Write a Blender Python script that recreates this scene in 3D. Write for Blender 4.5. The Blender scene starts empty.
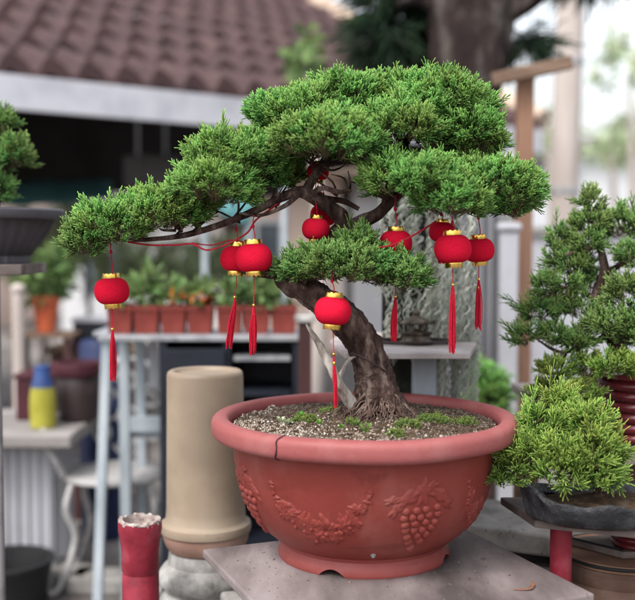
import bpy, math, random
import numpy as np
from mathutils import Vector, noise as mnoise

random.seed(11)
rng = np.random.default_rng(11)
PI = math.pi
sc = bpy.context.scene
COL = sc.collection

# ------------------------------------------------------------------ camera model
F = 1015.0                       # focal length in photo pixels (photo 635 x 600)
CAMZ = 1.35
PITCH = math.atan((300 - 242) / F)
_f = np.array([0, math.cos(PITCH), -math.sin(PITCH)])
_u = np.array([0, math.sin(PITCH), math.cos(PITCH)])

def P(px, py, Y):
    d = _f + (px - 317.5) / F * np.array([1., 0, 0]) + (300 - py) / F * _u
    return np.array([0, 0, CAMZ]) + d * (Y / d[1])

def V3(*a): return np.array(a, dtype=float)
def nrm(v):
    v = np.asarray(v, float)
    return v / (np.linalg.norm(v, axis=-1, keepdims=True) + 1e-12)

# ------------------------------------------------------------------ materials
def new_mat(name):
    m = bpy.data.materials.new(name); m.use_nodes = True
    nt = m.node_tree
    for n in list(nt.nodes): nt.nodes.remove(n)
    out = nt.nodes.new('ShaderNodeOutputMaterial')
    return m, nt, out

def L(nt, a, b): nt.links.new(a, b)

def rgba(c): return (c[0], c[1], c[2], 1.0)

def ramp(nt, fac, stops):
    r = nt.nodes.new('ShaderNodeValToRGB')
    els = r.color_ramp.elements
    while len(els) < len(stops): els.new(0.5)
    for e, (p, c) in zip(els, stops):
        e.position = p; e.color = rgba(c)
    L(nt, fac, r.inputs['Fac'])
    return r.outputs['Color']

def noise_tex(nt, scale, detail=6, stretch=(1, 1, 1), rough=.6, dist=0):
    tc = nt.nodes.new('ShaderNodeTexCoord')
    mp = nt.nodes.new('ShaderNodeMapping'); mp.inputs['Scale'].default_value = stretch
    L(nt, tc.outputs['Object'], mp.inputs['Vector'])
    n = nt.nodes.new('ShaderNodeTexNoise')
    n.inputs['Scale'].default_value = scale; n.inputs['Detail'].default_value = detail
    n.inputs['Roughness'].default_value = rough; n.inputs['Distortion'].default_value = dist
    L(nt, mp.outputs['Vector'], n.inputs['Vector'])
    return n.outputs['Fac']

def mixc(nt, fac, a, b, mode='MIX'):
    m = nt.nodes.new('ShaderNodeMix'); m.data_type = 'RGBA'; m.blend_type = mode
    for s, v in ((m.inputs[0], fac), (m.inputs[6], a), (m.inputs[7], b)):
        if hasattr(v, 'is_linked'): L(nt, v, s)
        elif isinstance(v, (int, float)): s.default_value = v
        else: s.default_value = rgba(v)
    return m.outputs[2]

def M(name, c1, c2=None, c3=None, scale=6, rough=.75, bump=.25, bscale=45, metal=0., stretch=(1, 1, 1),
      spec=.3, speck=None, speck_scale=120, speck_lo=.62, bdist=.004, sheen=0):
    m, nt, out = new_mat(name)
    b = nt.nodes.new('ShaderNodeBsdfPrincipled'); L(nt, b.outputs[0], out.inputs[0])
    c2 = c2 or tuple(x * .7 for x in c1)
    n1 = noise_tex(nt, scale, 7, stretch)
    stops = [(.36, c2), (.53, c1)] + ([(.66, c3)] if c3 else [])
    col = ramp(nt, n1, stops)
    if speck:
        n3 = noise_tex(nt, speck_scale, 3, stretch)
        f = ramp(nt, n3, [(speck_lo, (0, 0, 0)), (speck_lo + .06, (1, 1, 1))])
        col = mixc(nt, f, col, speck)
    L(nt, col, b.inputs['Base Color'])
    n2 = noise_tex(nt, bscale, 8, stretch, .65)
    if bump:
        bp = nt.nodes.new('ShaderNodeBump'); bp.inputs['Strength'].default_value = bump
        bp.inputs['Distance'].default_value = bdist
        L(nt, n2, bp.inputs['Height']); L(nt, bp.outputs[0], b.inputs['Normal'])
    rr = nt.nodes.new('ShaderNodeMapRange')
    rr.inputs['To Min'].default_value = max(0, rough - .12); rr.inputs['To Max'].default_value = min(1, rough + .12)
    L(nt, n1, rr.inputs['Value']); L(nt, rr.outputs[0], b.inputs['Roughness'])
    b.inputs['Metallic'].default_value = metal
    b.inputs['Specular IOR Level'].default_value = spec
    if sheen: b.inputs['Sheen Weight'].default_value = sheen
    return m

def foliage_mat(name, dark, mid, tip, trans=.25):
    """attribute 'tone': x = position from stem to tip, y = value per sprig (needle_pad paints clump shade into it), z = random per clump"""
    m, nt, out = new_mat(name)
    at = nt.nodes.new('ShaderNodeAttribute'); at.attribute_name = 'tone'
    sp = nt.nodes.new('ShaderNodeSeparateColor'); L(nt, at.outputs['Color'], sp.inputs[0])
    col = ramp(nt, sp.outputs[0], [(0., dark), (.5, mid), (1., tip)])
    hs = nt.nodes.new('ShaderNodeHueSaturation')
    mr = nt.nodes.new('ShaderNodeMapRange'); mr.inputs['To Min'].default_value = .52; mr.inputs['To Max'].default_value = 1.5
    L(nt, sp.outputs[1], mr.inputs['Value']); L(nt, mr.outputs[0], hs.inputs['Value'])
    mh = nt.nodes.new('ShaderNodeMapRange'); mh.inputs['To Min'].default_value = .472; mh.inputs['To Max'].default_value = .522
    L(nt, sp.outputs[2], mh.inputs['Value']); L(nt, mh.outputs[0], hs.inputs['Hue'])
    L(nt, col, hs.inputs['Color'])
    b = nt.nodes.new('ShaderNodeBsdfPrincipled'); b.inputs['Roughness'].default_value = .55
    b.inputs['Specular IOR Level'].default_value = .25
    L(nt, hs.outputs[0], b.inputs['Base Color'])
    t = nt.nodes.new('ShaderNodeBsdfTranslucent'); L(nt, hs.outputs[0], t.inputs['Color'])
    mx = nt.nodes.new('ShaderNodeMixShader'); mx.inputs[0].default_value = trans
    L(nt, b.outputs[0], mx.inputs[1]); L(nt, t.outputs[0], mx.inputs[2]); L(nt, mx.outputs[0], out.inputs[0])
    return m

# ------------------------------------------------------------------ mesh collector
class MB:
    def __init__(s): s.v = []; s.f = []; s.n = 0
    def add(s, verts, faces):
        o = s.n
        s.v.extend([tuple(map(float, p)) for p in verts]); s.n += len(verts)
        s.f.extend([tuple(i + o for i in f) for f in faces]); return s
    def box(s, c, size, rz=0, rx=0, ry=0):
        c = np.asarray(c, float); hx, hy, hz = [x / 2 for x in size]
        vs = np.array([[x, y, z] for x in (-hx, hx) for y in (-hy, hy) for z in (-hz, hz)])
        if ry: k, q = math.cos(ry), math.sin(ry); vs = vs @ np.array([[k, 0, -q], [0, 1, 0], [q, 0, k]])
        if rx: k, q = math.cos(rx), math.sin(rx); vs = vs @ np.array([[1, 0, 0], [0, k, q], [0, -q, k]])
        if rz: k, q = math.cos(rz), math.sin(rz); vs = vs @ np.array([[k, q, 0], [-q, k, 0], [0, 0, 1]])
        return s.add(vs + c, [(0, 1, 3, 2), (4, 6, 7, 5), (0, 4, 5, 1), (2, 3, 7, 6), (0, 2, 6, 4), (1, 5, 7, 3)])
    def prism(s, poly, z0, z1):
        n = len(poly)
        vs = [(x, y, z0) for x, y in poly] + [(x, y, z1) for x, y in poly]
        fs = [tuple(range(n - 1, -1, -1)), tuple(range(n, 2 * n))] + [(i, (i + 1) % n, n + (i + 1) % n, n + i) for i in range(n)]
        return s.add(vs, fs)
    def bar(s, a, b, w, h):
        a = np.asarray(a, float); b = np.asarray(b, float); d = nrm(b - a)
        r = nrm(np.cross(d, V3(0, 0, 1) if abs(d[2]) < .9 else V3(0, 1, 0))); u = np.cross(r, d)
        vs = [p + r * i * w / 2 + u * j * h / 2 for p in (a, b) for i, j in ((-1, -1), (1, -1), (1, 1), (-1, 1))]
        return s.add(vs, [(0, 1, 2, 3), (7, 6, 5, 4), (0, 4, 5, 1), (1, 5, 6, 2), (2, 6, 7, 3), (3, 7, 4, 0)])
    def tube(s, pts, rad, seg=8, sub=4, rough=0., freq=30., caps=True, squash=None):
        pts = np.asarray(pts, float)
        rad = np.full(len(pts), rad, float) if np.isscalar(rad) else np.asarray(rad, float)
        if sub > 1 and len(pts) > 2: pts, rad = spline(pts, rad, sub)
        n = len(pts)
        tan = nrm(np.gradient(pts, axis=0))
        ref = V3(0, 0, 1) if abs(tan[0][2]) < .9 else V3(1, 0, 0)
        r = nrm(np.cross(tan[0], ref)); vs = []
        for i in range(n):
            r = nrm(r - tan[i] * np.dot(r, tan[i])); q = np.cross(tan[i], r)
            for k in range(seg):
                a = 2 * PI * k / seg
                d = r * math.cos(a) + q * math.sin(a)
                p = pts[i] + d * rad[i]
                if rough:
                    p = pts[i] + d * rad[i] * (1 + rough * (mnoise.noise(Vector(pts[i] * freq * .35 + d * 2.3)) + .5 * mnoise.noise(Vector(p * freq * 2.2)) + .28 * mnoise.noise(Vector(p * freq * 6))))
                vs.append(p)
        fs = [(i * seg + k, i * seg + (k + 1) % seg, (i + 1) * seg + (k + 1) % seg, (i + 1) * seg + k) for i in range(n - 1) for k in range(seg)]
        if caps:
            fs.append(tuple(range(seg - 1, -1, -1))); fs.append(tuple((n - 1) * seg + k for k in range(seg)))
        return s.add(vs, fs)
    def lathe(s, prof, c=(0, 0, 0), seg=48, wob=0., wfreq=4., flute=0., nfl=0, closed=False):
        c = np.asarray(c, float); vs = []
        for (r, z) in prof:
            for k in range(seg):
                a = 2 * PI * k / seg
                rr = r
                if wob: rr *= 1 + wob * mnoise.noise(Vector((math.cos(a) * wfreq, math.sin(a) * wfreq, z * 22)))
                if nfl: rr *= 1 + flute * math.cos(a * nfl)
                vs.append(c + V3(rr * math.cos(a), rr * math.sin(a), z))
        n = len(prof)
        fs = [(i * seg + k, i * seg + (k + 1) % seg, (i + 1) * seg + (k + 1) % seg, (i + 1) * seg + k) for i in range(n - 1) for k in range(seg)]
        if prof[0][0] > 1e-5: fs.append(tuple(range(seg - 1, -1, -1)))
        if prof[-1][0] > 1e-5: fs.append(tuple((n - 1) * seg + k for k in range(seg)))
        return s.add(vs, fs)
    def ball(s, c, r, seg=10, rings=6, wob=0):
        c = np.asarray(c, float); r = np.asarray(r, float) * np.ones(3)
        vs = [c + r * V3(0, 0, -1)]
        for i in range(1, rings):
            t = -PI / 2 + PI * i / rings
            for k in range(seg):
                a = 2 * PI * k / seg
                d = V3(math.cos(t) * math.cos(a), math.cos(t) * math.sin(a), math.sin(t))
                vs.append(c + r * d * (1 + wob * mnoise.noise(Vector(d * 2 + c * 9))))
        vs.append(c + r * V3(0, 0, 1)); e = len(vs) - 1
        fs = [(0, 1 + (k + 1) % seg, 1 + k) for k in range(seg)]
        for i in range(rings - 2):
            for k in range(seg):
                a = 1 + i * seg
                fs.append((a + k, a + (k + 1) % seg, a + seg + (k + 1) % seg, a + seg + k))
        a = 1 + (rings - 2) * seg
        fs += [(a + k, a + (k + 1) % seg, e) for k in range(seg)]
        return s.add(vs, fs)
    def build(s, name, mat, parent=None, loc=None, smooth=True, bevel=0, flip=False):
        base = root_loc(parent) if parent is not None else (np.asarray(loc, float) if loc is not None else np.zeros(3))
        me = bpy.data.meshes.new(name)
        vs = np.array(s.v) - base
        me.from_pydata(vs.tolist(), [], s.f); me.update()
        if smooth:
            me.polygons.foreach_set('use_smooth', [True] * len(me.polygons))
        me.materials.append(mat)
        o = bpy.data.objects.new(name, me); COL.objects.link(o)
        if parent is not None: o.parent = parent
        else: o.location = base
        if bevel:
            bv = o.modifiers.new('Bevel', 'BEVEL'); bv.width = bevel; bv.segments = 2; bv.limit_method = 'ANGLE'; bv.angle_limit = math.radians(40)
        if smooth:
            try:
                me.set_sharp_from_angle(angle=math.radians(42))
            except Exception: pass
        return o

def root_loc(o):
    while o.parent is not None: o = o.parent
    return np.array(o.location)

def spline(pts, rad, sub):
    n = len(pts); P_, R_ = [], []
    for i in range(n - 1):
        p0, p1, p2, p3 = pts[max(i - 1, 0)], pts[i], pts[i + 1], pts[min(i + 2, n - 1)]
        for k in range(sub):
            t = k / sub
            P_.append(.5 * ((2 * p1) + (-p0 + p2) * t + (2 * p0 - 5 * p1 + 4 * p2 - p3) * t * t + (-p0 + 3 * p1 - 3 * p2 + p3) * t ** 3))
            R_.append(rad[i] * (1 - t) + rad[i + 1] * t)
    P_.append(pts[-1]); R_.append(rad[-1])
    return np.array(P_), np.array(R_)

def tag(o, label=None, cat=None, group=None, kind=None):
    if label: o['label'] = label
    if cat: o['category'] = cat
    if group: o['group'] = group
    if kind: o['kind'] = kind
    return o

def thing(name, label, cat, loc, group=None):
    o = bpy.data.objects.new(name, None); COL.objects.link(o)
    o.location = tuple(float(x) for x in loc); o.empty_display_size = .05
    return tag(o, label, cat, group)

def fast_mesh(name, verts, faces3, faces4, tone, mat, parent=None, loc=None):
    base = root_loc(parent) if parent is not None else np.asarray(loc, float)
    me = bpy.data.meshes.new(name)
    nv, n3, n4 = len(verts), len(faces3), len(faces4)
    me.vertices.add(nv); me.vertices.foreach_set('co', (verts - base).astype(np.float32).ravel())
    loops = np.concatenate([faces4.ravel(), faces3.ravel()]).astype(np.int32)
    me.loops.add(len(loops)); me.loops.foreach_set('vertex_index', loops)
    me.polygons.add(n3 + n4)
    start = np.concatenate([np.arange(n4) * 4, n4 * 4 + np.arange(n3) * 3]).astype(np.int32)
    me.polygons.foreach_set('loop_start', start)
    me.update(calc_edges=True)
    me.polygons.foreach_set('use_smooth', np.ones(n3 + n4, bool))
    if tone is not None:
        a = me.attributes.new('tone', 'FLOAT_COLOR', 'POINT')
        c = np.ones((nv, 4), np.float32); c[:, :3] = tone
        a.data.foreach_set('color', c.ravel())
    me.validate()
    me.materials.append(mat)
    o = bpy.data.objects.new(name, me); COL.objects.link(o)
    if parent is not None: o.parent = parent
    else: o.location = base
    return o

# ------------------------------------------------------------------ needle foliage
def rand_unit(n): return nrm(rng.normal(size=(n, 3)))

def tufts_to_fingers(org, axis, L_, K, spread=(.35, 1.1), fshade=None, clump=None, flen=(.30, .52), hlo=.12):
    """every tuft: a short stem with K finger-like scale-leaf shoots fanning out of it"""
    T = len(org)
    perp = nrm(np.cross(axis, rand_unit(T))); q = np.cross(axis, perp)
    h = np.tile(np.linspace(hlo, .95, K), (T, 1)) + rng.uniform(-.06, .06, (T, K)); h[:, -1] = 0.; h = np.clip(h, 0, 1)
    ang = rng.uniform(spread[0], spread[1], (T, K)) * (1 - .5 * h); ang[:, -1] = .02
    phi = np.arange(K)[None] * 2.4 + rng.uniform(0, 6.28, (T, 1)) + rng.uniform(-.4, .4, (T, K))
    base = org[:, None] + axis[:, None] * (h * L_[:, None])[..., None]
    d = axis[:, None] * np.cos(ang)[..., None] + (perp[:, None] * np.cos(phi)[..., None] + q[:, None] * np.sin(phi)[..., None]) * np.sin(ang)[..., None]
    ln = L_[:, None] * rng.uniform(flen[0], flen[1], (T, K)) * (1.15 - .3 * h); ln[:, -1] = L_ * 1.05
    fr = rng.uniform(0, 1, T) if fshade is None else fshade
    cl = rng.uniform(0, 1, T) if clump is None else clump
    return (base.reshape(-1, 3), d.reshape(-1, 3), ln.ravel(), np.repeat(axis, K, 0),
            np.clip(np.repeat(fr, K) + rng.uniform(-.2, .2, T * K), 0, 1), np.repeat(cl, K), h.ravel())

def finger_geo(base, d, ln, axis, r, fr, cl, h, curl=.35):
    N = len(base)
    d = nrm(d)
    side = nrm(np.cross(d, rand_unit(N))); q = np.cross(d, side)
    d2 = nrm(d + axis * curl + rand_unit(N) * .18)
    mid = base + d * (ln * .5)[:, None]; tip = mid + d2 * (ln * .5)[:, None]
    v = np.empty((N, 10, 3)); tone = np.empty((N, 10, 3))
    rr = r * rng.uniform(.8, 1.25, N)
    for j, (c, f) in enumerate(((base, .62), (mid, 1.), (tip, .85))):
        for k in range(3):
            a = 2 * PI * k / 3
            v[:, j * 3 + k] = c + (side * math.cos(a) + q * math.sin(a)) * (rr * f)[:, None]
    v[:, 9] = tip + d2 * (rr * 1.3)[:, None]
    t0 = np.clip(h * .5, 0, 1)
    for j, t in enumerate((0., .5, .92)): tone[:, j * 3:j * 3 + 3, 0] = (t0 + t * (1 - t0))[:, None]
    tone[:, 9, 0] = 1
    tone[..., 1] = fr[:, None]; tone[..., 2] = cl[:, None]
    o = (np.arange(N) * 10)[:, None, None]
    f4 = np.array([[j * 3 + k, j * 3 + (k + 1) % 3, j * 3 + 3 + (k + 1) % 3, j * 3 + 3 + k] for j in range(2) for k in range(3)])[None] + o
    f3 = np.array([[6 + k, 6 + (k + 1) % 3, 9] for k in range(3)])[None] + o
    return v.reshape(-1, 3), f3.reshape(-1, 3), f4.reshape(-1, 4), tone.reshape(-1, 3)

def needle_pad(name, c, rad, mat, parent=None, loc=None, blob=.032, nblob=None, area=.95e-4, L_=.0235, K=13, r=.00112,
               low=-.35, inner=.22, up=.45, spread=(.35, 1.1), jitter=.42, sep=.92, flen=(.30, .56), stems=True, dens=.72):
    """a foliage pad: dome-shaped clumps of tufts spread over an ellipsoid, each clump on its own fan of stems"""
    c = np.asarray(c, float); rad = np.asarray(rad, float)
    if nblob is None:
        nblob = max(3, int(dens * 2.4 * (rad[0] * rad[2] + rad[0] * rad[1] + rad[1] * rad[2]) / blob ** 2))
    bc, br, bt = [], [], []
    tries = 0
    while len(bc) < nblob and tries < 5000:
        tries += 1
        d = rand_unit(1)[0]
        if d[2] < low: continue
        k = np.maximum(rad - blob * .8, rad * .2)
        p = c + d * k * rng.uniform(.80, 1.22)
        if any(np.linalg.norm(p - x) < blob * sep for x in bc) and rng.random() < .93: continue
        bc.append(p); br.append(blob * rng.uniform(.7, 1.25)); bt.append(rng.random())
    bc = np.array(bc); br = np.array(br)
    O, A, FR, CL, S0, S1 = [], [], [], [], [], []
    for i in range(len(bc)):
        n = int(2.7 * PI * br[i] ** 2 / area)
        pa = nrm(nrm((bc[i] - c) / rad) * .6 + V3(0, 0, .8))            # the clump's own axis
        d = rand_unit(n); d = d[d @ pa > -.28]
        dep = np.where(rng.random(len(d)) < inner, rng.uniform(.35, .75, len(d)), rng.uniform(.75, 1., len(d)))
        lum = np.array([1 + .34 * mnoise.noise(Vector(x * 2.2 + bc[i] * 40)) for x in d])
        dome = 1 - .28 * np.clip(-(d @ pa), 0, 1)
        p = bc[i] + d * (br[i] * dep * lum * dome)[:, None]
        dist = np.linalg.norm(p[:, None] - bc[None], axis=2) / br[None]
        dist[:, i] = 9
        keep = dist.min(1) > .78
        p, d, dep = p[keep], d[keep], dep[keep]
        if not len(p): continue
        ax = nrm(d * .75 + pa * .35 + V3(0, 0, up * .6) + rand_unit(len(d)) * jitter)
        O.append(p - ax * (L_ * .6)); A.append(ax)
        FR.append(np.clip(.0 + .80 * np.clip((dep - .3) / .7, 0, 1) * (.42 + .58 * (d @ pa)) + .16 * (bt[i] - .5) + rng.uniform(-.12, .28, len(d)), 0, 1))  # older inner sprigs darker, plus shade painted on clump undersides
        CL.append(np.clip(np.full(len(d), bt[i]) + rng.uniform(-.2, .2, len(d)), 0, 1))
        k = rng.random(len(p)) < .42
        foot = bc[i] - pa * br[i] * .95
        S0.append(np.repeat(foot[None], k.sum(), 0) + rng.normal(0, br[i] * .10, (k.sum(), 3))); S1.append(O[-1][k])
    O = np.concatenate(O); A = np.concatenate(A); FR = np.concatenate(FR); CL = np.concatenate(CL)
    Ls = L_ * rng.uniform(.7, 1.3, len(O)); wild = rng.random(len(O)) < .05; Ls[wild] *= rng.uniform(1.2, 1.55, wild.sum()); O = O + A * (wild * L_ * .25)[:, None]
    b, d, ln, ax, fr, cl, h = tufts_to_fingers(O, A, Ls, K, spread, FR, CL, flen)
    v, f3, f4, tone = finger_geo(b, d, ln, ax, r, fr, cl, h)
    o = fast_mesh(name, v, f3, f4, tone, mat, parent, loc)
    if stems:
        S0 = np.concatenate(S0); S1 = np.concatenate(S1); dd = S1 - S0; ln = np.linalg.norm(dd, axis=1)
        z = np.zeros(len(ln))
        v, f3, f4, tone = finger_geo(S0, dd, ln, nrm(dd), .00075, z + rng.random(len(ln)), z + .5, z, .1)
        fast_mesh('stems', v, f3, f4, tone, stem_mat, o)
    return o

def leaf_crown(name, blobs, mat, parent=None, loc=None, n=2500, size=.05, aspect=.5, shell=.6, droop=.0):
    """broad leaves spread through a few ellipsoids; each leaf a folded pointed quad pair"""
    blobs = [(np.asarray(c, float), np.asarray(r, float) * np.ones(3)) for c, r in blobs]
    vol = np.array([r.prod() for _, r in blobs]) ** .67; cnt = np.maximum(20, (n * vol / vol.sum()).astype(int))
    P_, D_, T_ = [], [], []
    for (c, r), k in zip(blobs, cnt):
        d = rand_unit(k); u = rng.uniform(shell, 1., k) ** .6
        lump = np.array([1 + .28 * mnoise.noise(Vector(x * 2.4 + c)) for x in d])
        P_.append(c + d * r * (u * lump)[:, None]); D_.append(nrm(d + rand_unit(k) * .9 - V3(0, 0, droop)))
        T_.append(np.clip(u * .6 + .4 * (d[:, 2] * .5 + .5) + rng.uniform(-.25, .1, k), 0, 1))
    P_ = np.concatenate(P_); D_ = np.concatenate(D_); T_ = np.concatenate(T_); N = len(P_)
    s = nrm(np.cross(D_, rand_unit(N))); nn = np.cross(D_, s)
    l = size * rng.uniform(.6, 1.3, N)[:, None]; w = l * aspect * .5
    v = np.stack([P_, P_ + D_ * l * .5 + s * w + nn * w * .3, P_ + D_ * l, P_ + D_ * l * .5 - s * w + nn * w * .3], 1)
    f3 = (np.array([[0, 1, 2], [0, 2, 3]])[None] + (np.arange(N) * 4)[:, None, None]).reshape(-1, 3)
    tone = np.empty((N, 4, 3)); tone[..., 0] = T_[:, None]; tone[..., 1] = rng.random(N)[:, None]; tone[..., 2] = rng.random(N)[:, None]
    return fast_mesh(name, v.reshape(-1, 3), f3, np.empty((0, 4), int), tone.reshape(-1, 3), mat, parent, loc)

# ------------------------------------------------------------------ material library
bark = M('bark', (.105, .066, .056), (.026, .016, .014), (.24, .18, .155), scale=44, bump=1., bscale=70, bdist=.014, rough=.9, spec=.12, stretch=(1, 1, .35))
bark_grey = M('root_bark', (.135, .088, .070), (.04, .026, .021), (.25, .185, .155), scale=40, bump=.9, bscale=110, rough=.92, spec=.1)
deadwood = M('deadwood', (.40, .36, .325), (.17, .14, .12), (.52, .48, .44), scale=34, bump=1, bscale=70, stretch=(1, 1, .2), rough=.9)
juniper = foliage_mat('juniper_needles', (.023, .054, .016), (.082, .195, .039), (.240, .445, .108))
stem_mat = foliage_mat('juniper_stems', (.06, .045, .025), (.16, .14, .07), (.22, .24, .09), 0.)
juniper_b = foliage_mat('juniper_needles_deep', (.022, .050, .017), (.072, .170, .040), (.220, .395, .108))
juniper_t = foliage_mat('juniper_needles_olive', (.022, .046, .018), (.078, .165, .040), (.250, .400, .115))
juniper_y = foliage_mat('juniper_needles_yellow', (.032, .060, .012), (.115, .205, .032), (.320, .450, .095))
tree_needles = foliage_mat('dark_tree_needles', (.006, .016, .010), (.014, .036, .018), (.035, .070, .030), .15)
leaf_green = foliage_mat('shrub_leaves', (.05, .09, .035), (.12, .20, .065), (.25, .36, .14), .35)
leaf_pale = foliage_mat('pale_leaves', (.24, .30, .17), (.38, .46, .27), (.55, .60, .40), .4)
moss_back = M('moss_dark_backdrop', (.030, .032, .027), (.012, .012, .011), (.07, .075, .06), scale=22, rough=.95, bump=1, bscale=60, bdist=.02)
moss_grey = foliage_mat('air_plant_strands', (.32, .34, .29), (.62, .65, .57), (.80, .82, .75), .35)

# lantern
velvet = M('lantern_velvet', (.60, .010, .036), (.52, .007, .028), scale=300, rough=.95, bump=.12, bscale=900, spec=.05, bdist=.001)
gold = M('lantern_gold', (.85, .55, .14), (.70, .42, .08), scale=60, rough=.22, bump=.05, metal=1., spec=.5)
thread = M('red_thread', (.52, .006, .030), (.34, .004, .018), scale=200, rough=.7, bump=.3, bscale=500, bdist=.001)
cordm = M('red_cord', (.36, .012, .025), (.22, .006, .014), scale=150, rough=.7, bump=.5, bscale=600, bdist=.001)

# terracotta plastic bowl
def bowl_mat(name, base, pale, dust):
    m, nt, out = new_mat(name)
    b = nt.nodes.new('ShaderNodeBsdfPrincipled'); L(nt, b.outputs[0], out.inputs[0])
    n1 = noise_tex(nt, 3.2, 6); n2 = noise_tex(nt, 14, 8, (1, 1, .45)); n3 = noise_tex(nt, 140, 3)
    col = ramp(nt, n1, [(.32, base), (.7, pale)])
    st = ramp(nt, n2, [(.50, (0, 0, 0)), (.72, (1, 1, 1))])
    m1 = nt.nodes.new('ShaderNodeMath'); m1.operation = 'MULTIPLY'; m1.inputs[1].default_value = .42
    L(nt, st, m1.inputs[0])
    col = mixc(nt, m1.outputs[0], col, dust)
    n5 = noise_tex(nt, 9, 4, (1, 1, 2.2), .5, .6)
    s5 = ramp(nt, n5, [(.60, (0, 0, 0)), (.70, (1, 1, 1))])
    m5 = nt.nodes.new('ShaderNodeMath'); m5.operation = 'MULTIPLY'; m5.inputs[1].default_value = .38
    L(nt, s5, m5.inputs[0]); col = mixc(nt, m5.outputs[0], col, tuple(x * .55 for x in base))
    sp = ramp(nt, n3, [(.66, (0, 0, 0)), (.72, (1, 1, 1))])
    m2 = nt.nodes.new('ShaderNodeMath'); m2.operation = 'MULTIPLY'; m2.inputs[1].default_value = .35
    L(nt, sp, m2.inputs[0])
    col = mixc(nt, m2.outputs[0], col, (.10, .035, .03))
    L(nt, col, b.inputs['Base Color'])
    rr = ramp(nt, n2, [(.3, (.42, .42, .42)), (.7, (.62, .62, .62))]); L(nt, rr, b.inputs['Roughness'])
    b.inputs['Specular IOR Level'].default_value = .30
    bp = nt.nodes.new('ShaderNodeBump'); bp.inputs['Strength'].default_value = .22; bp.inputs['Distance'].default_value = .004
    L(nt, noise_tex(nt, 90, 6), bp.inputs['Height']); L(nt, bp.outputs[0], b.inputs['Normal'])
    return m
terracotta = bowl_mat('bowl_terracotta', (.195, .031, .024), (.245, .046, .036), (.31, .115, .098))
terracotta_pale = bowl_mat('bowl_faded_rim', (.255, .066, .064), (.31, .092, .089), (.36, .165, .155))
soil_m = M('soil', (.100, .064, .040), (.040, .026, .017), (.19, .13, .088), scale=30, rough=.95, bump=1, bscale=120, bdist=.01, spec=.1)
gravel_m = foliage_mat('gravel_stones', (.060, .042, .030), (.27, .215, .165), (.56, .51, .44), 0.)
weed_m = foliage_mat('weed_leaves', (.06, .13, .02), (.10, .24, .03), (.16, .36, .06), .3)
moss_m = foliage_mat('soil_moss', (.03, .045, .012), (.08, .12, .025), (.15, .22, .05), .1)
crack_m = M('crack', (.02, .008, .008), rough=1, bump=0)

slab_m = M('weathered_board', (.185, .152, .148), (.075, .060, .057), (.28, .24, .235), scale=6, rough=.7, bump=.35, bscale=60, stretch=(1, .35, 1), speck=(.09, .06, .05), speck_scale=55, speck_lo=.66)
board_m = M('grey_board', (.165, .135, .125), (.08, .062, .058), (.26, .225, .21), scale=9, rough=.8, bump=.5, bscale=60, stretch=(.3, 1, 1), speck=(.06, .045, .04), speck_scale=40, speck_lo=.64)
concrete = M('concrete', (.27, .255, .24), (.15, .14, .13), (.36, .35, .33), scale=9, rough=.9, bump=.5, bscale=80, speck=(.09, .085, .08), speck_scale=70, speck_lo=.63)
concrete_white = M('whitewashed_concrete', (.32, .31, .295), (.10, .097, .088), (.50, .49, .47), scale=11, rough=.9, bump=.6, bscale=60)
beige = M('beige_plastic', (.325, .255, .185), (.255, .195, .14), (.365, .295, .222), scale=3.5, rough=.5, bump=.06, bscale=120, spec=.35, speck=(.28, .2, .14), speck_scale=26, speck_lo=.70)
clay = M('clay', (.36, .22, .17), (.27, .155, .12), (.44, .30, .25), scale=8, rough=.85, bump=.2)
red_paint = M('red_paint', (.235, .018, .034), (.15, .011, .022), (.30, .05, .07), scale=12, rough=.55, bump=.35, bscale=40, speck=(.50, .25, .24), speck_scale=30, speck_lo=.72)
chipped = M('chipped_plaster', (.42, .36, .33), (.22, .15, .14), (.58, .53, .50), scale=50, rough=.95, bump=.8, bscale=140)
glaze_red = M('dark_red_glaze', (.13, .018, .022), (.075, .010, .013), scale=10, rough=.3, bump=.1, spec=.5)
tray_m = M('tray_stone', (.016, .017, .020), (.006, .0065, .008), (.05, .052, .058), scale=16, rough=.28, bump=.8, bscale=45, spec=.5, bdist=.008)
dark_pot = M('grey_plastic', (.060, .056, .066), (.040, .037, .045), scale=10, rough=.5, bump=.1)
white_iron = M('white_iron', (.40, .39, .385), (.25, .24, .235), scale=20, rough=.6, bump=.2)
white_paint = M('white_paint', (.38, .38, .41), (.29, .29, .31), scale=5, rough=.7, bump=.15, stretch=(1, 1, .3))
fascia_m = M('fascia_paint', (.60, .60, .65), (.48, .48, .53), scale=3, rough=.7, bump=.1)
blue_paint = M('pale_blue_paint', (.36, .405, .44), (.27, .31, .34), (.45, .49, .52), scale=9, rough=.65, bump=.2, stretch=(1, 1, .3))
roof_m = M('clay_roof_tile', (.064, .034, .034), (.046, .024, .025), (.085, .048, .047), scale=2.6, rough=.7, bump=.3, bscale=30)
ridge_m = M('ridge_cement', (.52, .40, .31), (.36, .27, .21), scale=6, rough=.9, bump=.3)
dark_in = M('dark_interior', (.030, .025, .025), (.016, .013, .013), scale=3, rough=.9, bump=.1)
navy = M('dark_cabinet_paint', (.012, .015, .024), (.007, .009, .014), scale=6, rough=.5, bump=.1)
steel = M('galvanised_edge', (.42, .43, .45), (.28, .29, .31), scale=20, rough=.45, metal=.6, bump=.1)
wood_or = M('orange_brown_timber', (.27, .150, .098), (.18, .10, .066), (.34, .20, .14), scale=8, rough=.75, bump=.3, stretch=(1, 1, .12))
wood_dk = M('dark_red_timber', (.075, .030, .028), (.045, .018, .017), scale=9, rough=.7, bump=.3, stretch=(1, 1, .15))
wood_br = M('brown_timber', (.17, .11, .075), (.09, .055, .04), (.24, .17, .13), scale=9, rough=.8, bump=.4, stretch=(.2, 1, 1))
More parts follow.
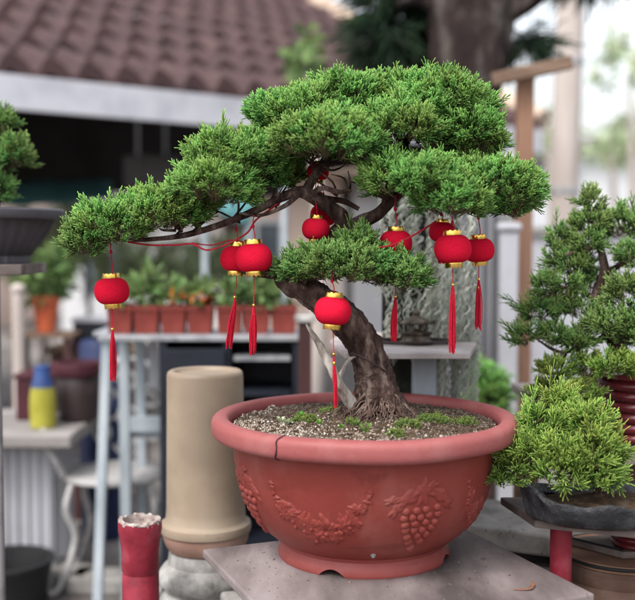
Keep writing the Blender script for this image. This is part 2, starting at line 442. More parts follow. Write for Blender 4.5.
teal = M('teal_canvas', (.09, .24, .25), (.06, .17, .18), scale=4, rough=.8, bump=.2)
fence_m = M('grey_metal_sheet', (.12, .12, .13), (.07, .07, .077), scale=4, rough=.5, bump=.1, stretch=(1, 1, .2))
wall_m = M('pale_render', (.50, .50, .54), (.40, .40, .43), scale=2.2, rough=.9, bump=.2)
peach = M('peach_render', (.84, .66, .56), (.74, .56, .47), scale=1.5, rough=.9, bump=.1)
pale_wall = M('white_render', (.72, .73, .75), (.62, .63, .66), scale=1.2, rough=.9, bump=.1)
window_m = M('window_glass', (.10, .13, .16), (.07, .09, .11), scale=2, rough=.15, bump=0, spec=.6)
pole_m = M('weathered_pole', (.48, .42, .385), (.36, .31, .28), scale=5, rough=.85, bump=.3, stretch=(1, 1, .15))
pipe_m = M('grey_pipe', (.17, .165, .17), (.11, .105, .11), scale=12, rough=.5, bump=.1)
bronze = M('dark_bronze', (.10, .08, .062), (.04, .032, .026), (.20, .17, .135), scale=40, rough=.55, metal=.5, bump=.4)
trunk_m = M('tree_bark', (.042, .030, .028), (.016, .011, .011), (.13, .115, .105), scale=6, rough=.95, bump=1, bscale=22, bdist=.03, stretch=(1, 1, .4), spec=.1)
orange_m = M('orange_pot', (.50, .11, .045), (.40, .08, .035), scale=8, rough=.7, bump=.1)
pot_terra = M('planter_terracotta', (.19, .033, .025), (.14, .026, .020), (.24, .052, .04), scale=7, rough=.75, bump=.15)
yellow = M('yellow_plastic', (.36, .335, .05), (.28, .26, .03), scale=8, rough=.4, bump=0)
blue = M('blue_plastic', (.035, .075, .22), (.03, .06, .17), scale=8, rough=.4, bump=0)
maroon = M('maroon_plastic', (.065, .014, .022), (.045, .010, .016), scale=8, rough=.6, bump=.1)
brown_dk = M('dark_brown_glaze', (.040, .026, .026), (.025, .016, .016), scale=8, rough=.5, bump=.1)
rubber = M('black_rubber', (.015, .015, .016), (.010, .010, .011), scale=8, rough=.6, bump=.1)
flower_o = foliage_mat('orange_petals', (.40, .10, .02), (.60, .20, .03), (.75, .32, .06), .3)
shell_m = M('shell', (.62, .56, .45), (.46, .38, .28), scale=40, rough=.7, bump=.3)
twig_m = M('dry_brown_pod', (.20, .10, .065), (.12, .055, .035), scale=50, rough=.7, bump=.3)
ground_m = M('paving', (.17, .155, .145), (.085, .075, .07), (.25, .235, .22), scale=2.2, rough=.9, bump=.5, bscale=30, bdist=.01, speck=(.06, .05, .045), speck_scale=14, speck_lo=.62)

# ------------------------------------------------------------------ SETTING: ground
g = MB()
N = 24
xs = np.linspace(-400, 400, 3)
g.add([(-400, -60, 0), (400, -60, 0), (400, 900, 0), (-400, 900, 0)], [(0, 1, 2, 3)])
tag(g.build('ground', ground_m, smooth=False), kind='structure')

Y0 = 2.03
TAB = CAMZ - .628                       # top of the board under the bowl
BX, BY = float(P(364, 427, Y0)[0]), Y0  # bowl axis

# ------------------------------------------------------------------ board under the bowl
uu = V3(.927, .375, 0); vv = V3(-.375, .927, 0)
Lc = V3(-.236, 2.046, 0); Bc = Lc + .578 * uu; Rc = V3(.496, 1.782, 0); Fc = Lc - .535 * vv
board = thing('display_board', 'pale mauve grey square board carrying the big terracotta bowl', 'board', (.13, 1.90, 0))
MB().prism([tuple(q[:2]) for q in (Lc, Fc, Rc, Bc)], TAB - .018, TAB).build('top', slab_m, board, smooth=False, bevel=.004)
cx = (Lc + Bc + Rc + Fc) / 4
b = MB()
for i in range(4): b.box((cx[0], cx[1], .0895 + i * .179), (.30, .30, .177), rz=.38 + .03 * (i % 2))
b.build('pedestal', concrete, board, smooth=False, bevel=.006)
n = 420; gx = rng.normal(0, 1, (n, 2)); rr_g = rng.uniform(.17, .34, n); ga = rng.uniform(0, 2 * PI, n); C0 = np.array([BX, BY])
gp_ = np.stack([BX + rr_g * np.cos(ga), BY + rr_g * np.sin(ga)], 1); rel = gp_ - np.array(Lc[:2])
inside = (rel @ uu[:2] > .01) & (rel @ uu[:2] < .56) & (rel @ -vv[:2] > .01) & (rel @ -vv[:2] < .52) ; gp_ = gp_[inside]; n = len(gp_)
gs = rng.uniform(.0006, .0022, n) * rng.uniform(.5, 1, n); GRIT = (gp_, gs)
t = MB().tube([P(514, 592, 1.80), P(522, 590, 1.80), P(530, 586, 1.80), P(533, 578, 1.82), P(532, 574, 1.83)], [.003, .004, .0045, .004, .002], 8, 5)
pts = np.array(t.v); pts[:, 2] += TAB + .0042 - pts[:, 2].min(); 
t.v = [tuple([p[0], p[1], TAB + .0005 + max(0, (p[2] - pts[:, 2].min()) * .22)]) for p in pts]
tag(t.build('seed_pod', twig_m, loc=P(524, 588, 1.80)), 'curved dry brown pod lying on the right of the board', 'seed pod')

# ------------------------------------------------------------------ terracotta bowl
PROF = [(.168, .0), (.170, .006), (.166, .016), (.161, .026), (.160, .031), (.166, .034), (.178, .040), (.200, .058), (.221, .084), (.238, .116), (.249, .150), (.256, .185), (.260, .215), (.262, .231)]
def prof_at(z):
    zs = [q[1] for q in PROF]; rs = [q[0] for q in PROF]
    return float(np.interp(z, zs, rs))
PROF = [(r * 1.02, z * 1.048) for r, z in PROF]
bowl = thing('bonsai_bowl', 'large faded terracotta bowl with grape reliefs and a cracked rim, on the mauve grey board', 'plant pot', (BX, BY, TAB))
bc = V3(BX, BY, TAB)
m = MB()
pr = [p for p in PROF if p[1] >= .032]
m.lathe([(.10, .038)] + [(r - .0004, z) for r, z in pr] + [(.267, .247), (.255, .247), (.250, .225), (.219, .126)], bc, 128)
m.build('body', terracotta, bowl)
# foot ring with arched cut-outs
m = MB(); seg = 180; vs = []; notch = [math.radians(a) for a in (-113, -23, 67, 157)]
def foot_low(a):
    w = min(abs((a - q + PI) % (2 * PI) - PI) for q in notch)
    k = w / math.radians(8.0)
    return .012 * math.sqrt(1 - k * k) + .002 * (1 - k) if k < 1 else 0.
ringz = [0, .006, .016, .027, .0350]
for zi in ringz:
    for k in range(seg):
        a = 2 * PI * k / seg; z = max(zi, foot_low(a)); r = prof_at(z) + .001
        vs.append(bc + V3(r * math.cos(a), r * math.sin(a), z + .0004))
for zi in (.0350, 0):
    for k in range(seg):
        a = 2 * PI * k / seg; z = max(zi, foot_low(a)); r = .148
        vs.append(bc + V3(r * math.cos(a), r * math.sin(a), z + .0004))
nr = 7
m.add(vs, [(i * seg + k, i * seg + (k + 1) % seg, ((i + 1) % nr) * seg + (k + 1) % seg, ((i + 1) % nr) * seg + k) for i in range(nr) for k in range(seg)])
m.build('foot', bowl_mat('bowl_foot', (.215, .042, .038), (.265, .060, .053), (.32, .12, .108)), bowl)
# rolled rim
def rim_pt(a, ph, extra=0.):
    """ph: 0 outside bottom .. 1 inside bottom"""
    t = -PI * .62 + ph * PI * 1.62
    ct, st_ = [math.copysign(abs(q) ** .72, q) for q in (math.cos(t), math.sin(t))]
    r = .2865 + (.0205 + extra) * ct; z = .2625 + (.0212 + extra) * st_
    if math.cos(t) < 0: r = .2865 + (.0165 + extra) * ct
    s = .005 * math.cos(a) * 0
    return bc + V3(r * math.cos(a), r * math.sin(a), z)
m = MB(); seg = 160; nr = 28; vs = []
for j in range(nr):
    for k in range(seg):
        a = 2 * PI * k / seg
        p = rim_pt(a, j / (nr - 1)); p[2] += .0012 * mnoise.noise(Vector((math.cos(a) * 2, math.sin(a) * 2, 0)))
        vs.append(p)
m.add(vs, [(j * seg + k, j * seg + (k + 1) % seg, ((j + 1) % nr) * seg + (k + 1) % seg, ((j + 1) % nr) * seg + k) for j in range(nr) for k in range(seg)])
rim = m.build('rim', terracotta_pale, bowl)
ac = math.radians(-90 - 33)
MB().tube([rim_pt(ac + .006 * math.sin(j * 1.7) + .030 * (j / 10 - .5), .06 + .068 * j, .0002) for j in range(11)], [.0009, .0014, .0017, .0014, .0018, .0013, .0018, .0015, .0019, .0015, .001], 6, 3).build('crack', crack_m, rim)

# moulded reliefs
def on_bowl(th0, z0, u_, v_, h):
    z = z0 + v_; r = prof_at(z); dr = (prof_at(z + .004) - prof_at(z - .004)) / .008
    a = th0 + u_ / r
    n = nrm(V3(math.cos(a), math.sin(a), -dr))
    return bc + V3(r * math.cos(a), r * math.sin(a), z) + n * h
def bump_dome(m, th0, z0, u0, v0, ru, rv, h, rot=0, lobes=0, seg=12, amp=.3):
    vs = []; K = 5
    vs.append(on_bowl(th0, z0, u0, v0, h))
    for i in range(1, K):
        f = i / (K - 1)
        hh = h * (math.sqrt(max(0, 1 - f * f)) if not lobes else (1 - f ** 3) * (.75 + .25 * f)) - (.0012 if f == 1 else 0)
        for k in range(seg):
            a = 2 * PI * k / seg
            w = 1 + (amp * math.cos(lobes * a) if lobes else 0)
            x = math.cos(a) * ru * f * w; y = math.sin(a) * rv * f * w
            x, y = x * math.cos(rot) - y * math.sin(rot), x * math.sin(rot) + y * math.cos(rot)
            hk = hh * (1 + (.35 * math.cos(lobes * a + .0) * f if lobes else 0))
            vs.append(on_bowl(th0, z0, u0 + x, v0 + y, hk))
    fs = [(0, 1 + k, 1 + (k + 1) % seg) for k in range(seg)]
    for i in range(K - 2):
        q = 1 + i * seg
        fs += [(q + k, q + seg + k, q + seg + (k + 1) % seg, q + (k + 1) % seg) for k in range(seg)]
    m.add(vs, fs)
R_ = random.Random(4)
for kq in range(4):
    th = math.radians(-90 + 22 + 90 * kq)                 # grape cluster
    m = MB()
    for row, (w, n) in enumerate(((.030, 4), (.034, 5), (.030, 4), (.025, 4), (.018, 3), (.011, 2), (.0, 1))):
        for i in range(n):
            u_ = (-w + 2 * w * i / max(1, n - 1)) if n > 1 else 0
            bump_dome(m, th, .130, u_ + R_.uniform(-.002, .002), .018 - row * .0135 + R_.uniform(-.002, .002), .0086, .0082, .0050)
    for (u_, v_, ru, rv, ro) in ((-.030, .042, .030, .014, .5), (.0, .050, .028, .016, 1.5), (.032, .044, .030, .013, -.45), (-.050, .022, .020, .010, 1.0), (.052, .028, .022, .010, -.9), (.012, .062, .022, .009, .2), (-.060, .040, .016, .008, .3)):
        bump_dome(m, th, .130, u_, v_, ru, rv, .0034, ro, 5, 24, .24)
    m.build('grape_relief', terracotta, bowl)
    th = math.radians(-90 - 22 + 90 * kq)                 # garland of leaves
    m = MB()
    for i in range(46):
        s_ = R_.uniform(-1, 1); u_ = s_ * .080
        v_ = -.030 + .050 * s_ * s_ + R_.uniform(-.023, .023) * (1 - .5 * abs(s_)) + .004 * s_
        k = R_.uniform(.010, .020) * (1.12 - .45 * abs(s_))
        bump_dome(m, th, .132, u_, v_, k * 1.15, k * .72, R_.uniform(.0016, .0036), R_.uniform(0, 3), R_.choice((5, 5, 3)), 24, .22)
    for i in range(20):
        s_ = R_.uniform(-.8, .8)
        bump_dome(m, th, .132, s_ * .075, -.036 + .05 * s_ * s_ + R_.uniform(-.018, .014), .005, .005, .004, seg=9)
    for s0 in (-1, 1):
        for i in range(5):
            bump_dome(m, th, .132, s0 * (.084 + .004 * i), .018 + .009 * i, .0085, .005, .003, .9 * s0 + i, 4, 12, .2)
    m.build('garland_relief', terracotta, bowl)
# drainage grommet
mm = MB(); bump_dome(mm, math.radians(-90 + 2.5), .052, 0, 0, .006, .006, .0025); bump_dome(mm, math.radians(-90 + 2.5), .052, 0, 0, .003, .003, .005)
mm.build('plug', concrete_white, bowl)

# soil, gravel
SZ = TAB + .2655
def soil_h(x, y):
    r = math.hypot(x, y)
    return SZ + .022 * max(0, 1 - r / .25) ** 1.0 + .006 * mnoise.noise(Vector((x * 18, y * 18, 1))) + .003 * mnoise.noise(Vector((x * 60, y * 60, 2)))
m = MB(); seg = 72; vs = []; rs = np.linspace(0.0, .269, 26)
for r in rs[1:]:
    for k in range(seg):
        a = 2 * PI * k / seg; x, y = r * math.cos(a), r * math.sin(a)
        vs.append((BX + x, BY + y, soil_h(x, y) - (.008 if r > .263 else 0)))
vs.append((BX, BY, soil_h(0, 0)))
fs = [(i * seg + k, i * seg + (k + 1) % seg, (i + 1) * seg + (k + 1) % seg, (i + 1) * seg + k) for i in range(len(rs) - 2) for k in range(seg)]
fs += [(len(vs) - 1, k, (k + 1) % seg) for k in range(seg)]
m.add(vs, fs); soil = m.build('soil', soil_m, bowl)
ICO_V = np.array([[0, 0, 1], [.894, 0, .447], [.276, .851, .447], [-.724, .526, .447], [-.724, -.526, .447], [.276, -.851, .447], [.724, .526, -.447], [-.276, .851, -.447], [-.894, 0, -.447], [-.276, -.851, -.447], [.724, -.526, -.447], [0, 0, -1]])
ICO_F = np.array([[0, 1, 2], [0, 2, 3], [0, 3, 4], [0, 4, 5], [0, 5, 1], [1, 6, 2], [2, 7, 3], [3, 8, 4], [4, 9, 5], [5, 10, 1], [6, 7, 2], [7, 8, 3], [8, 9, 4], [9, 10, 5], [10, 6, 1], [11, 7, 6], [11, 8, 7], [11, 9, 8], [11, 10, 9], [11, 6, 10]])
pts, cols, sz = [], [], []
while len(pts) < 6500:
    a = rng.uniform(0, 2 * PI); r = .263 * math.sqrt(rng.random()); x, y = r * math.cos(a), r * math.sin(a)
    n_ = mnoise.noise(Vector((x * 9, y * 9, 5)))
    front = (-y / .25) * .55 + (-x / .25) * .30 - .14 + (r / .25) ** 3 * .42
    pale = rng.random() < front + n_ * .6
    if not pale and rng.random() < .55: continue
    s_ = rng.uniform(.0012, .0029)
    pts.append((BX + x, BY + y, soil_h(x, y) + s_ * .3)); sz.append(s_); cols.append(np.clip(rng.normal(.55, .24) if pale else rng.normal(.10, .10), .0, 1))
pts = np.array(pts); sz = np.array(sz); cols = np.array(cols); n = len(pts)
v = ICO_V[None] * rng.uniform(.6, 1.3, (n, 12, 1)) * sz[:, None, None] * rng.uniform(.6, 1.3, (n, 1, 3)) + pts[:, None]
tone = np.empty((n, 12, 3)); tone[..., 0] = cols[:, None]; tone[..., 1] = rng.uniform(.2, .7, n)[:, None]; tone[..., 2] = .5
o = fast_mesh('gravel', v.reshape(-1, 3), (ICO_F[None] + (np.arange(n) * 12)[:, None, None]).reshape(-1, 3), np.empty((0, 4), int), tone.reshape(-1, 3), gravel_m, soil)
o.data.polygons.foreach_set('use_smooth', np.zeros(len(o.data.polygons), bool)); tag(o, kind='stuff')
gp_, gs = GRIT; n = len(gp_)
v = ICO_V[None] * rng.uniform(.6, 1.4, (n, 12, 1)) * gs[:, None, None] * rng.uniform(.5, 1.6, (n, 1, 3)) + np.concatenate([gp_, np.full((n, 1), TAB) + gs[:, None] * .3], 1)[:, None]
tone = np.empty((n, 12, 3)); tone[..., 0] = rng.uniform(0, .55, n)[:, None]; tone[..., 1] = .4; tone[..., 2] = .5
tag(fast_mesh('grit', v.reshape(-1, 3), (ICO_F[None] + (np.arange(n) * 12)[:, None, None]).reshape(-1, 3), np.empty((0, 4), int), tone.reshape(-1, 3), gravel_m, board), kind='stuff')
# moss cushions on the soil
for (px, py, Yd, rr) in ((432, 421, 1.98, .034), (462, 424, 2.00, .026), (408, 428, 1.92, .022), (330, 412, 2.06, .026), (312, 421, 1.97, .014), (352, 424, 1.93, .013), (395, 433, 1.86, .016), (296, 421, 1.98, .012)):
    q = P(px, py, Yd); x, y = q[0] - BX, q[1] - BY; z = soil_h(x, y)
    needle_pad('moss', (q[0], q[1], z - .002), (rr, rr, .004), moss_m, soil, blob=.010, nblob=16, area=2.0e-5, L_=.007, K=6, r=.0006, low=-.1, stems=False)
# little weeds growing in the soil
weeds = [(300, 411, 2.03, 'leafy green weed nearest the left inside of the bowl, round leaved', 5, .010), (319, 424, 1.93, 'small bright weed on the gravel left of the hanging tassel', 5, .007),
         (341, 428, 1.90, 'tiny green seedling on the gravel between the tassel and the roots', 4, .007), (365, 428, 1.88, 'grassy weed tuft in front of the exposed roots', 9, .014),
         (281, 416, 2.00, 'pale bluish rosette weed on the far left of the gravel', 7, .009), (287, 425, 1.95, 'wispy pale sprout at the left front of the gravel', 6, .008)]
for (px, py, Yd, lab, n, ls) in weeds:
    q = P(px, py, Yd); x, y = q[0] - BX, q[1] - BY; z = soil_h(x, y); base = V3(q[0], q[1], z - .002)
    if n == 9:
        d = nrm(V3(0, 0, 1) + rand_unit(14) * .5); d[:, 2] = abs(d[:, 2])
        v, f3, f4, tn = finger_geo(np.repeat(base[None], 14, 0) + rand_unit(14) * .006 * V3(1, 1, 0), d, np.full(14, .022), d, .0008, rng.random(14), rng.random(14), np.zeros(14))
        o = fast_mesh('weed', v, f3, f4, tn, weed_m, None, base)
    else:
        mm = []
        vs, f3, tn = [], [], []
        for i in range(n):
            a = 2 * PI * i / n + rng.uniform(-.3, .3); d = V3(math.cos(a), math.sin(a), .0); s = V3(-math.sin(a), math.cos(a), 0)
            k = len(vs); c = base + V3(0, 0, .008 + .003 * (i % 2))
            vs += [base + d * .0006, c + d * ls * .5 + s * ls * .5, c + d * ls * 1.2 + V3(0, 0, .001), c + d * ls * .5 - s * ls * .5]
            f3 += [[k, k + 1, k + 2], [k, k + 2, k + 3]]; tn += [[.6 + .3 * rng.random(), rng.random(), rng.random()]] * 4
        o = fast_mesh('weed', np.array(vs), np.array(f3), np.empty((0, 4), int), np.array(tn), weed_m if 'pale' not in lab else leaf_pale, None, base)
    tag(o, lab, 'weed', 'small weeds on the bowl soil')

# ------------------------------------------------------------------ the bonsai
def pp(lst):  # (px, py, dY, radius px)
    pts = np.array([P(a, b_, Y0 + d) for a, b_, d, r in lst]); rad = np.array([r * Y0 / F for *_, r in lst]); return pts, rad
tb = P(382, 408, Y0); tree = thing('bonsai_tree', 'leaning juniper bonsai with twisted trunk and layered green pads, hung with lanterns', 'bonsai tree', (tb[0], tb[1], SZ))
m = MB(); p, r = pp([(384, 420, .01, 29), (380, 405, .01, 23.5), (377, 392, 0, 20.5), (373, 373, 0, 18), (367, 354, -.01, 16.5), (354, 330, -.02, 16.2), (333, 309, -.02, 15.8), (310, 293, -.01, 14.2), (292, 281, 0, 13.5), (286, 272, .02, 12.5), (300, 260, .035, 12), (322, 249, .04, 11), (340, 236, .035, 10.5), (351, 226, .03, 11)])
m.tube(p, r, 44, 16, .26, 34); trunk = m.build('trunk', bark, tree)
def branch(lst, seg=10, rough=.2, name='branch', mat=bark, sub=6):
    p, r = pp(lst); mb = MB(); mb.tube(p, r, seg, sub, rough, 45)
    return mb.build(name, mat, tree)
branch([(347, 232, .03, 9), (340, 216, .02, 8), (328, 206, .01, 7.5), (314, 197, 0, 7), (303, 192, -.01, 6), (288, 195, -.02, 5), (262, 207, -.02, 4), (228, 222, -.02, 3.4), (180, 236, -.01, 2.8), (130, 240, 0, 2), (88, 236, 0, 1.2)])
branch([(305, 193, 0, 5.5), (312, 180, .01, 5), (324, 162, .01, 4.5), (338, 140, .02, 3.6), (330, 112, .03, 2)])
branch([(347, 230, .03, 8.5), (362, 222, .03, 7.5), (378, 214, .02, 6.5), (392, 200, .02, 5.5), (412, 186, .01, 4.5), (450, 186, 0, 3.6), (500, 190, 0, 2)])
branch([(386, 206, .03, 5.5), (392, 180, .05, 5), (404, 146, .05, 4.2), (428, 108, .06, 3), (436, 85, .06, 1.5)])
branch([(303, 262, .02, 7), (280, 272, .01, 6.5), (262, 272, .0, 6), (246, 270, -.01, 5), (232, 264, -.01, 3.4)])
branch([(318, 252, .03, 5), (335, 258, -.02, 4), (358, 264, -.05, 3), (392, 268, -.06, 2), (412, 270, -.06, 1)])
branch([(316, 198, .01, 4), (332, 199, .03, 3.2), (346, 202, .03, 2.8), (359, 209, .03, 2.2)], 7)
branch([(310, 196, -.01, 3.5), (322, 188, -.03, 2.6), (338, 192, -.04, 2.4), (352, 190, -.04, 1.5)], 7)
branch([(300, 192, -.02, 3.5), (286, 205, -.04, 2.4), (262, 215, -.05, 1.8), (240, 213, -.05, 1)], 7)
branch([(392, 200, .01, 4), (376, 190, -.03, 3), (372, 178, -.04, 1.6)], 7)
# fine twigs inside the crown
rr_ = random.Random(9)
for i in range(64):
    a = rr_.choice([(300, 190), (320, 165), (340, 140), (400, 150), (430, 180), (460, 185), (230, 220), (180, 234), (270, 205), (130, 238), (360, 262), (392, 266), (410, 188), (345, 195), (375, 200)])
    x0, y0 = a[0] + rr_.uniform(-10, 10), a[1] + rr_.uniform(-4, 4)
    x1, y1 = x0 + rr_.uniform(-34, 34), y0 - rr_.uniform(2, 34); d0, d1 = rr_.uniform(-.02, .02), rr_.uniform(-.09, .08)
    m = MB(); m.tube(pp([(x0, y0, d0, 1.5), ((x0 + x1) / 2 + rr_.uniform(-6, 6), (y0 + y1) / 2 + rr_.uniform(-5, 5), (d0 + d1) / 2, 1.1), (x1, y1, d1, .6)])[0], [.003, .0022, .001], 5, 3, .2, 60)
    m.build('twig', bark, tree)
# exposed roots
m = MB()
for i in range(120):
    a = rr_.uniform(0, 2 * PI) if i < 30 else rr_.uniform(PI * .8, PI * 1.8)
    r00 = rr_.uniform(.026, .042)
    bx, by = tb[0] + r00 * math.cos(a) - .004, tb[1] + r00 * math.sin(a)
    ln = rr_.uniform(.02, .085) * (1.35 if i % 9 == 0 else 1); z0 = rr_.uniform(.004, .042); pts = []; aa = a
    K = 8
    x, y = bx, by
    for k in range(K):
        f = k / (K - 1)
        zz = soil_h(x - BX, y - BY); pts.append(V3(x, y, zz + z0 * (1 - f) ** 1.3 + rr_.uniform(-.003, .007) * (1 - .5 * f) - (.005 if k == K - 1 else 0)))
        aa = a + rr_.uniform(-.9, .9); x += math.cos(aa) * ln / K; y += math.sin(aa) * ln / K
    r0 = rr_.uniform(.002, .0062) if i % 5 == 0 else rr_.uniform(.0009, .0026)
    m.tube(pts, np.linspace(r0, r0 * .3, K), 7, 3, .3, 80)
m.build('roots', bark_grey, tree)
# bleached deadwood
branch([(362, 418, 0, 7), (352, 405, -.015, 5.8), (343, 391, -.03, 4.8), (335, 376, -.03, 4.6), (327, 359, -.02, 4.2), (319, 344, -.01, 3.2), (312, 333, 0, 2.2), (306, 324, 0, .8)], 14, .5, 'deadwood', deadwood)
branch([(338, 380, -.03, 2.6), (343, 369, -.03, 2.0), (349, 360, -.03, 1.5), (357, 356, -.03, .7)], 10, .45, 'deadwood', deadwood)
# wire wrapped round the trunk
branch([(351, 353, -.04, .8), (360, 356, -.052, .8), (372, 363, -.052, .8), (387, 372, -.03, .8)], 6, 0, 'wire', brown_dk)

K2 = Y0 / F
pads = [  # px, py, dY, rx px, depth m, rz px
    (306, 118, .03, 50, .11, 27), (348, 98, .07, 42, .11, 18), (438, 106, .05, 47, .12, 30), (402, 94, .11, 34, .10, 15), (332, 144, -.09, 50, .09, 27), (404, 130, -.03, 42, .10, 26), (290, 140, .06, 34, .09, 18),
    (466, 138, .04, 30, .11, 30), (410, 180, -.09, 48, .09, 23), (488, 190, -.02, 50, .12, 27), (448, 174, .09, 46, .10, 22), (452, 200, -.12, 32, .07, 17), (514, 202, 0, 23, .08, 17),
    (236, 162, -.03, 44, .10, 26), (214, 188, -.08, 40, .08, 22), (264, 174, .06, 36, .09, 20), (268, 152, .02, 20, .08, 14), (160, 213, -.02, 36, .08, 20), (190, 203, .04, 32, .08, 15), (114, 226, 0, 32, .08, 16), (86, 241, 0, 16, .06, 14),
    (336, 266, -.08, 48, .07, 13), (306, 270, -.04, 28, .06, 11), (402, 275, -.09, 24, .06, 13), (358, 250, -.06, 18, .05, 8), (378, 268, -.07, 24, .05, 11)]
for (px, py, d, rx, dy, rz) in pads:
    c = P(px, py, Y0 + d)
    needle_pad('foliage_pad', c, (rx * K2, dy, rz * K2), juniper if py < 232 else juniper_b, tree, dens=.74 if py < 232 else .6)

# ------------------------------------------------------------------ lanterns
def lantern(px, py, Y, label, s=1., tilt=0., wide=False, cord_up=.03, cord_dn=.038, tassel=.105, lean=0.):
    wide = py != 311
    c = P(px, py, Y)
    t = thing('paper_lantern', label, 'lantern', c, 'red velvet lanterns hung in the bonsai')
    H, R = .0285 * s, .0365 * s
    prof = []
    for i in range(17):
        a = -PI / 2 + PI * i / 16
        prof.append((max(.012 * s, R * math.copysign(abs(math.cos(a)) ** .62, 1)), H * math.copysign(abs(math.sin(a)) ** .95, math.sin(a))))
    prof = [(R * .45, -H)] + [q for q in prof if abs(q[1]) < H * .985] + [(R * .45, H)]
    MB().lathe(prof, c, 56, flute=.0045, nfl=28, wob=.035, wfreq=1.2).build('shade', velvet, t)
    for sg in (1, -1):
        m = MB(); n = 44; vs = []
        for j, (rf, z0) in enumerate(((.49, .90), (.50, 1.0), (.47, 1.30), (.43, 1.30), (.43, .95))):
            for k in range(n):
                a = 2 * PI * k / n; zz = z0
                if j in (2, 3): zz = 1.30 if (k // 2) % 2 else 1.23
                vs.append(c + V3(R * rf * math.cos(a), R * rf * math.sin(a), sg * H * zz))
        m.add(vs, [(i * n + k, i * n + (k + 1) % n, (i + 1) * n + (k + 1) % n, (i + 1) * n + k) for i in range(4) for k in range(n)])
        m.lathe([(0, sg * H * 1.0), (R * .44, sg * H * 1.02)], c, 24)
        cap = m.build('cap', gold, t)
    zt = H * 1.2
    MB().tube([c + V3(0, 0, zt - .008), c + V3(.002, 0, zt + .010), c + V3(-.002, .001, zt + cord_up * .6), c + V3(0, .002, zt + cord_up)], .0011, 6, 4).ball(c + V3(-.0015, .001, zt + cord_up * .55), (.0032, .003, .0045), 8, 5).build('hanger', thread, t)
    q = c - V3(0, 0, H * 1.2); lx = V3(lean, 0, 0)
    m = MB()
    m.tube([q + V3(0, 0, .01), q - V3(0, 0, cord_dn * .5) + lx * .2, q - V3(0, 0, cord_dn) + lx * .4], .0010, 6, 3)
    q2 = q - V3(0, 0, cord_dn) + lx * .4
    nth = 46; ra = random.Random(int(px * 7 + py))
    for i in range(nth):
        a = ra.uniform(0, 2 * PI); w = (.0072 if wide else .0034) * math.sqrt(ra.random())
        e = q2 + lx - V3(0, 0, tassel * ra.uniform(.82, 1.0)) + V3(w * math.cos(a), w * math.sin(a), 0)
        md = q2 + lx * .5 - V3(0, 0, tassel * .45) + V3(w * math.cos(a), w * math.sin(a), 0) * .9 + V3(ra.uniform(-1, 1), ra.uniform(-1, 1), 0) * .0016
        m.tube([q2 + V3(0, 0, .002), q2 - V3(0, 0, .014) + V3(math.cos(a), math.sin(a), 0) * w * .45, md, e], [.0010, .0009, .0009, .0007], 4, 3)
    ts = m.build('tassel', thread, t)
    m = MB(); m.ball(q2, .0034, 10, 6)
    m.lathe([(.0022, -.004), (.0030, -.002), (.0030, .002), (.0022, .004)], q2 - V3(0, 0, .018) + lx * .1, 12)
    m.build('bead', gold, ts)
    ra = random.Random(int(px * 13)); tl = (ra.uniform(-.07, .07), ra.uniform(-.08, .08), 0)
    for ch_ in t.children:
        if ch_.name.startswith(('shade', 'cap')): ch_.rotation_euler = tl
    return t
lantern(112, 291, 2.08, 'red lantern hanging alone from the far left tip of the bonsai', .98, cord_up=.085, cord_dn=.045, tassel=.11)
lantern(237, 259, 2.03, 'red lantern overlapped on its right by another, left of the trunk', .92, cord_up=.05, cord_dn=.045, lean=-.012)
lantern(254, 258, 1.97, 'red lantern overlapping its left neighbour, beside the short lower branch', .98, cord_up=.05, cord_dn=.058, lean=-.002, tassel=.10)
lantern(316, 229, 2.02, 'small red lantern framed between the two left trunk branches, in front of another', .76, tilt=-.08, cord_up=.065, tassel=.03, cord_dn=.015)
lantern(324, 215, 2.13, 'red lantern half hidden behind the main branch fork', .78, cord_up=.03, tassel=.03, cord_dn=.01)
lantern(318, 172, 2.10, 'red lantern peeking out highest, under the upper foliage', .62, cord_up=.02, tassel=.02, cord_dn=.01)
lantern(333, 311, 1.93, 'red lantern with gold caps hanging lowest, in front of the trunk', .96, cord_up=.045, cord_dn=.05, tassel=.105, lean=.004)
lantern(396, 243, 1.99, 'red lantern crossed by a red cord, its lower half behind green needles', .88, cord_up=.065, cord_dn=.075, tassel=.09, lean=-.003)
lantern(453, 249, 1.95, 'front red lantern of the right hand three, with the long full tassel', .98, wide=True, cord_up=.03, cord_dn=.035, tassel=.135)
lantern(442, 232, 2.06, 'red lantern mostly hidden behind the right hand front lantern', .72, cord_up=.02, tassel=.03, cord_dn=.01)
lantern(479, 250, 2.06, 'rightmost red lantern, with a shorter tassel, under the foliage', .86, wide=True, cord_up=.065, cord_dn=.03, tassel=.105)

def cord(lst, label, r=.0019):
    pts = np.array([P(a, b_, Y) for a, b_, Y in lst])
    tag(MB().tube(pts, r, 7, 6, .12, 300).build('hanging_cord', cordm, loc=pts[0]), label, 'cord')
cord([(128, 242, 2.03), (150, 245, 2.0), (175, 245, 1.98), (192, 244, 1.96), (206, 250, 1.96), (220, 247, 1.96), (234, 241, 1.96), (248, 232, 1.97), (256, 220, 1.98), (272, 208, 2.0), (284, 198, 2.01)], 'red cord draped along the left branch above the paired lanterns')
cord([(345, 262, 1.95), (360, 256, 1.93), (378, 248, 1.93), (392, 245, 1.925), (408, 238, 1.93), (424, 229, 1.94), (436, 221, 1.95)], 'red cord stretched across the face of one right hand lantern')
cord([(192, 243, 1.99), (212, 245, 1.98), (232, 240, 1.99), (250, 244, 2.0)], 'thin red cord leading to the paired lanterns', .0013)

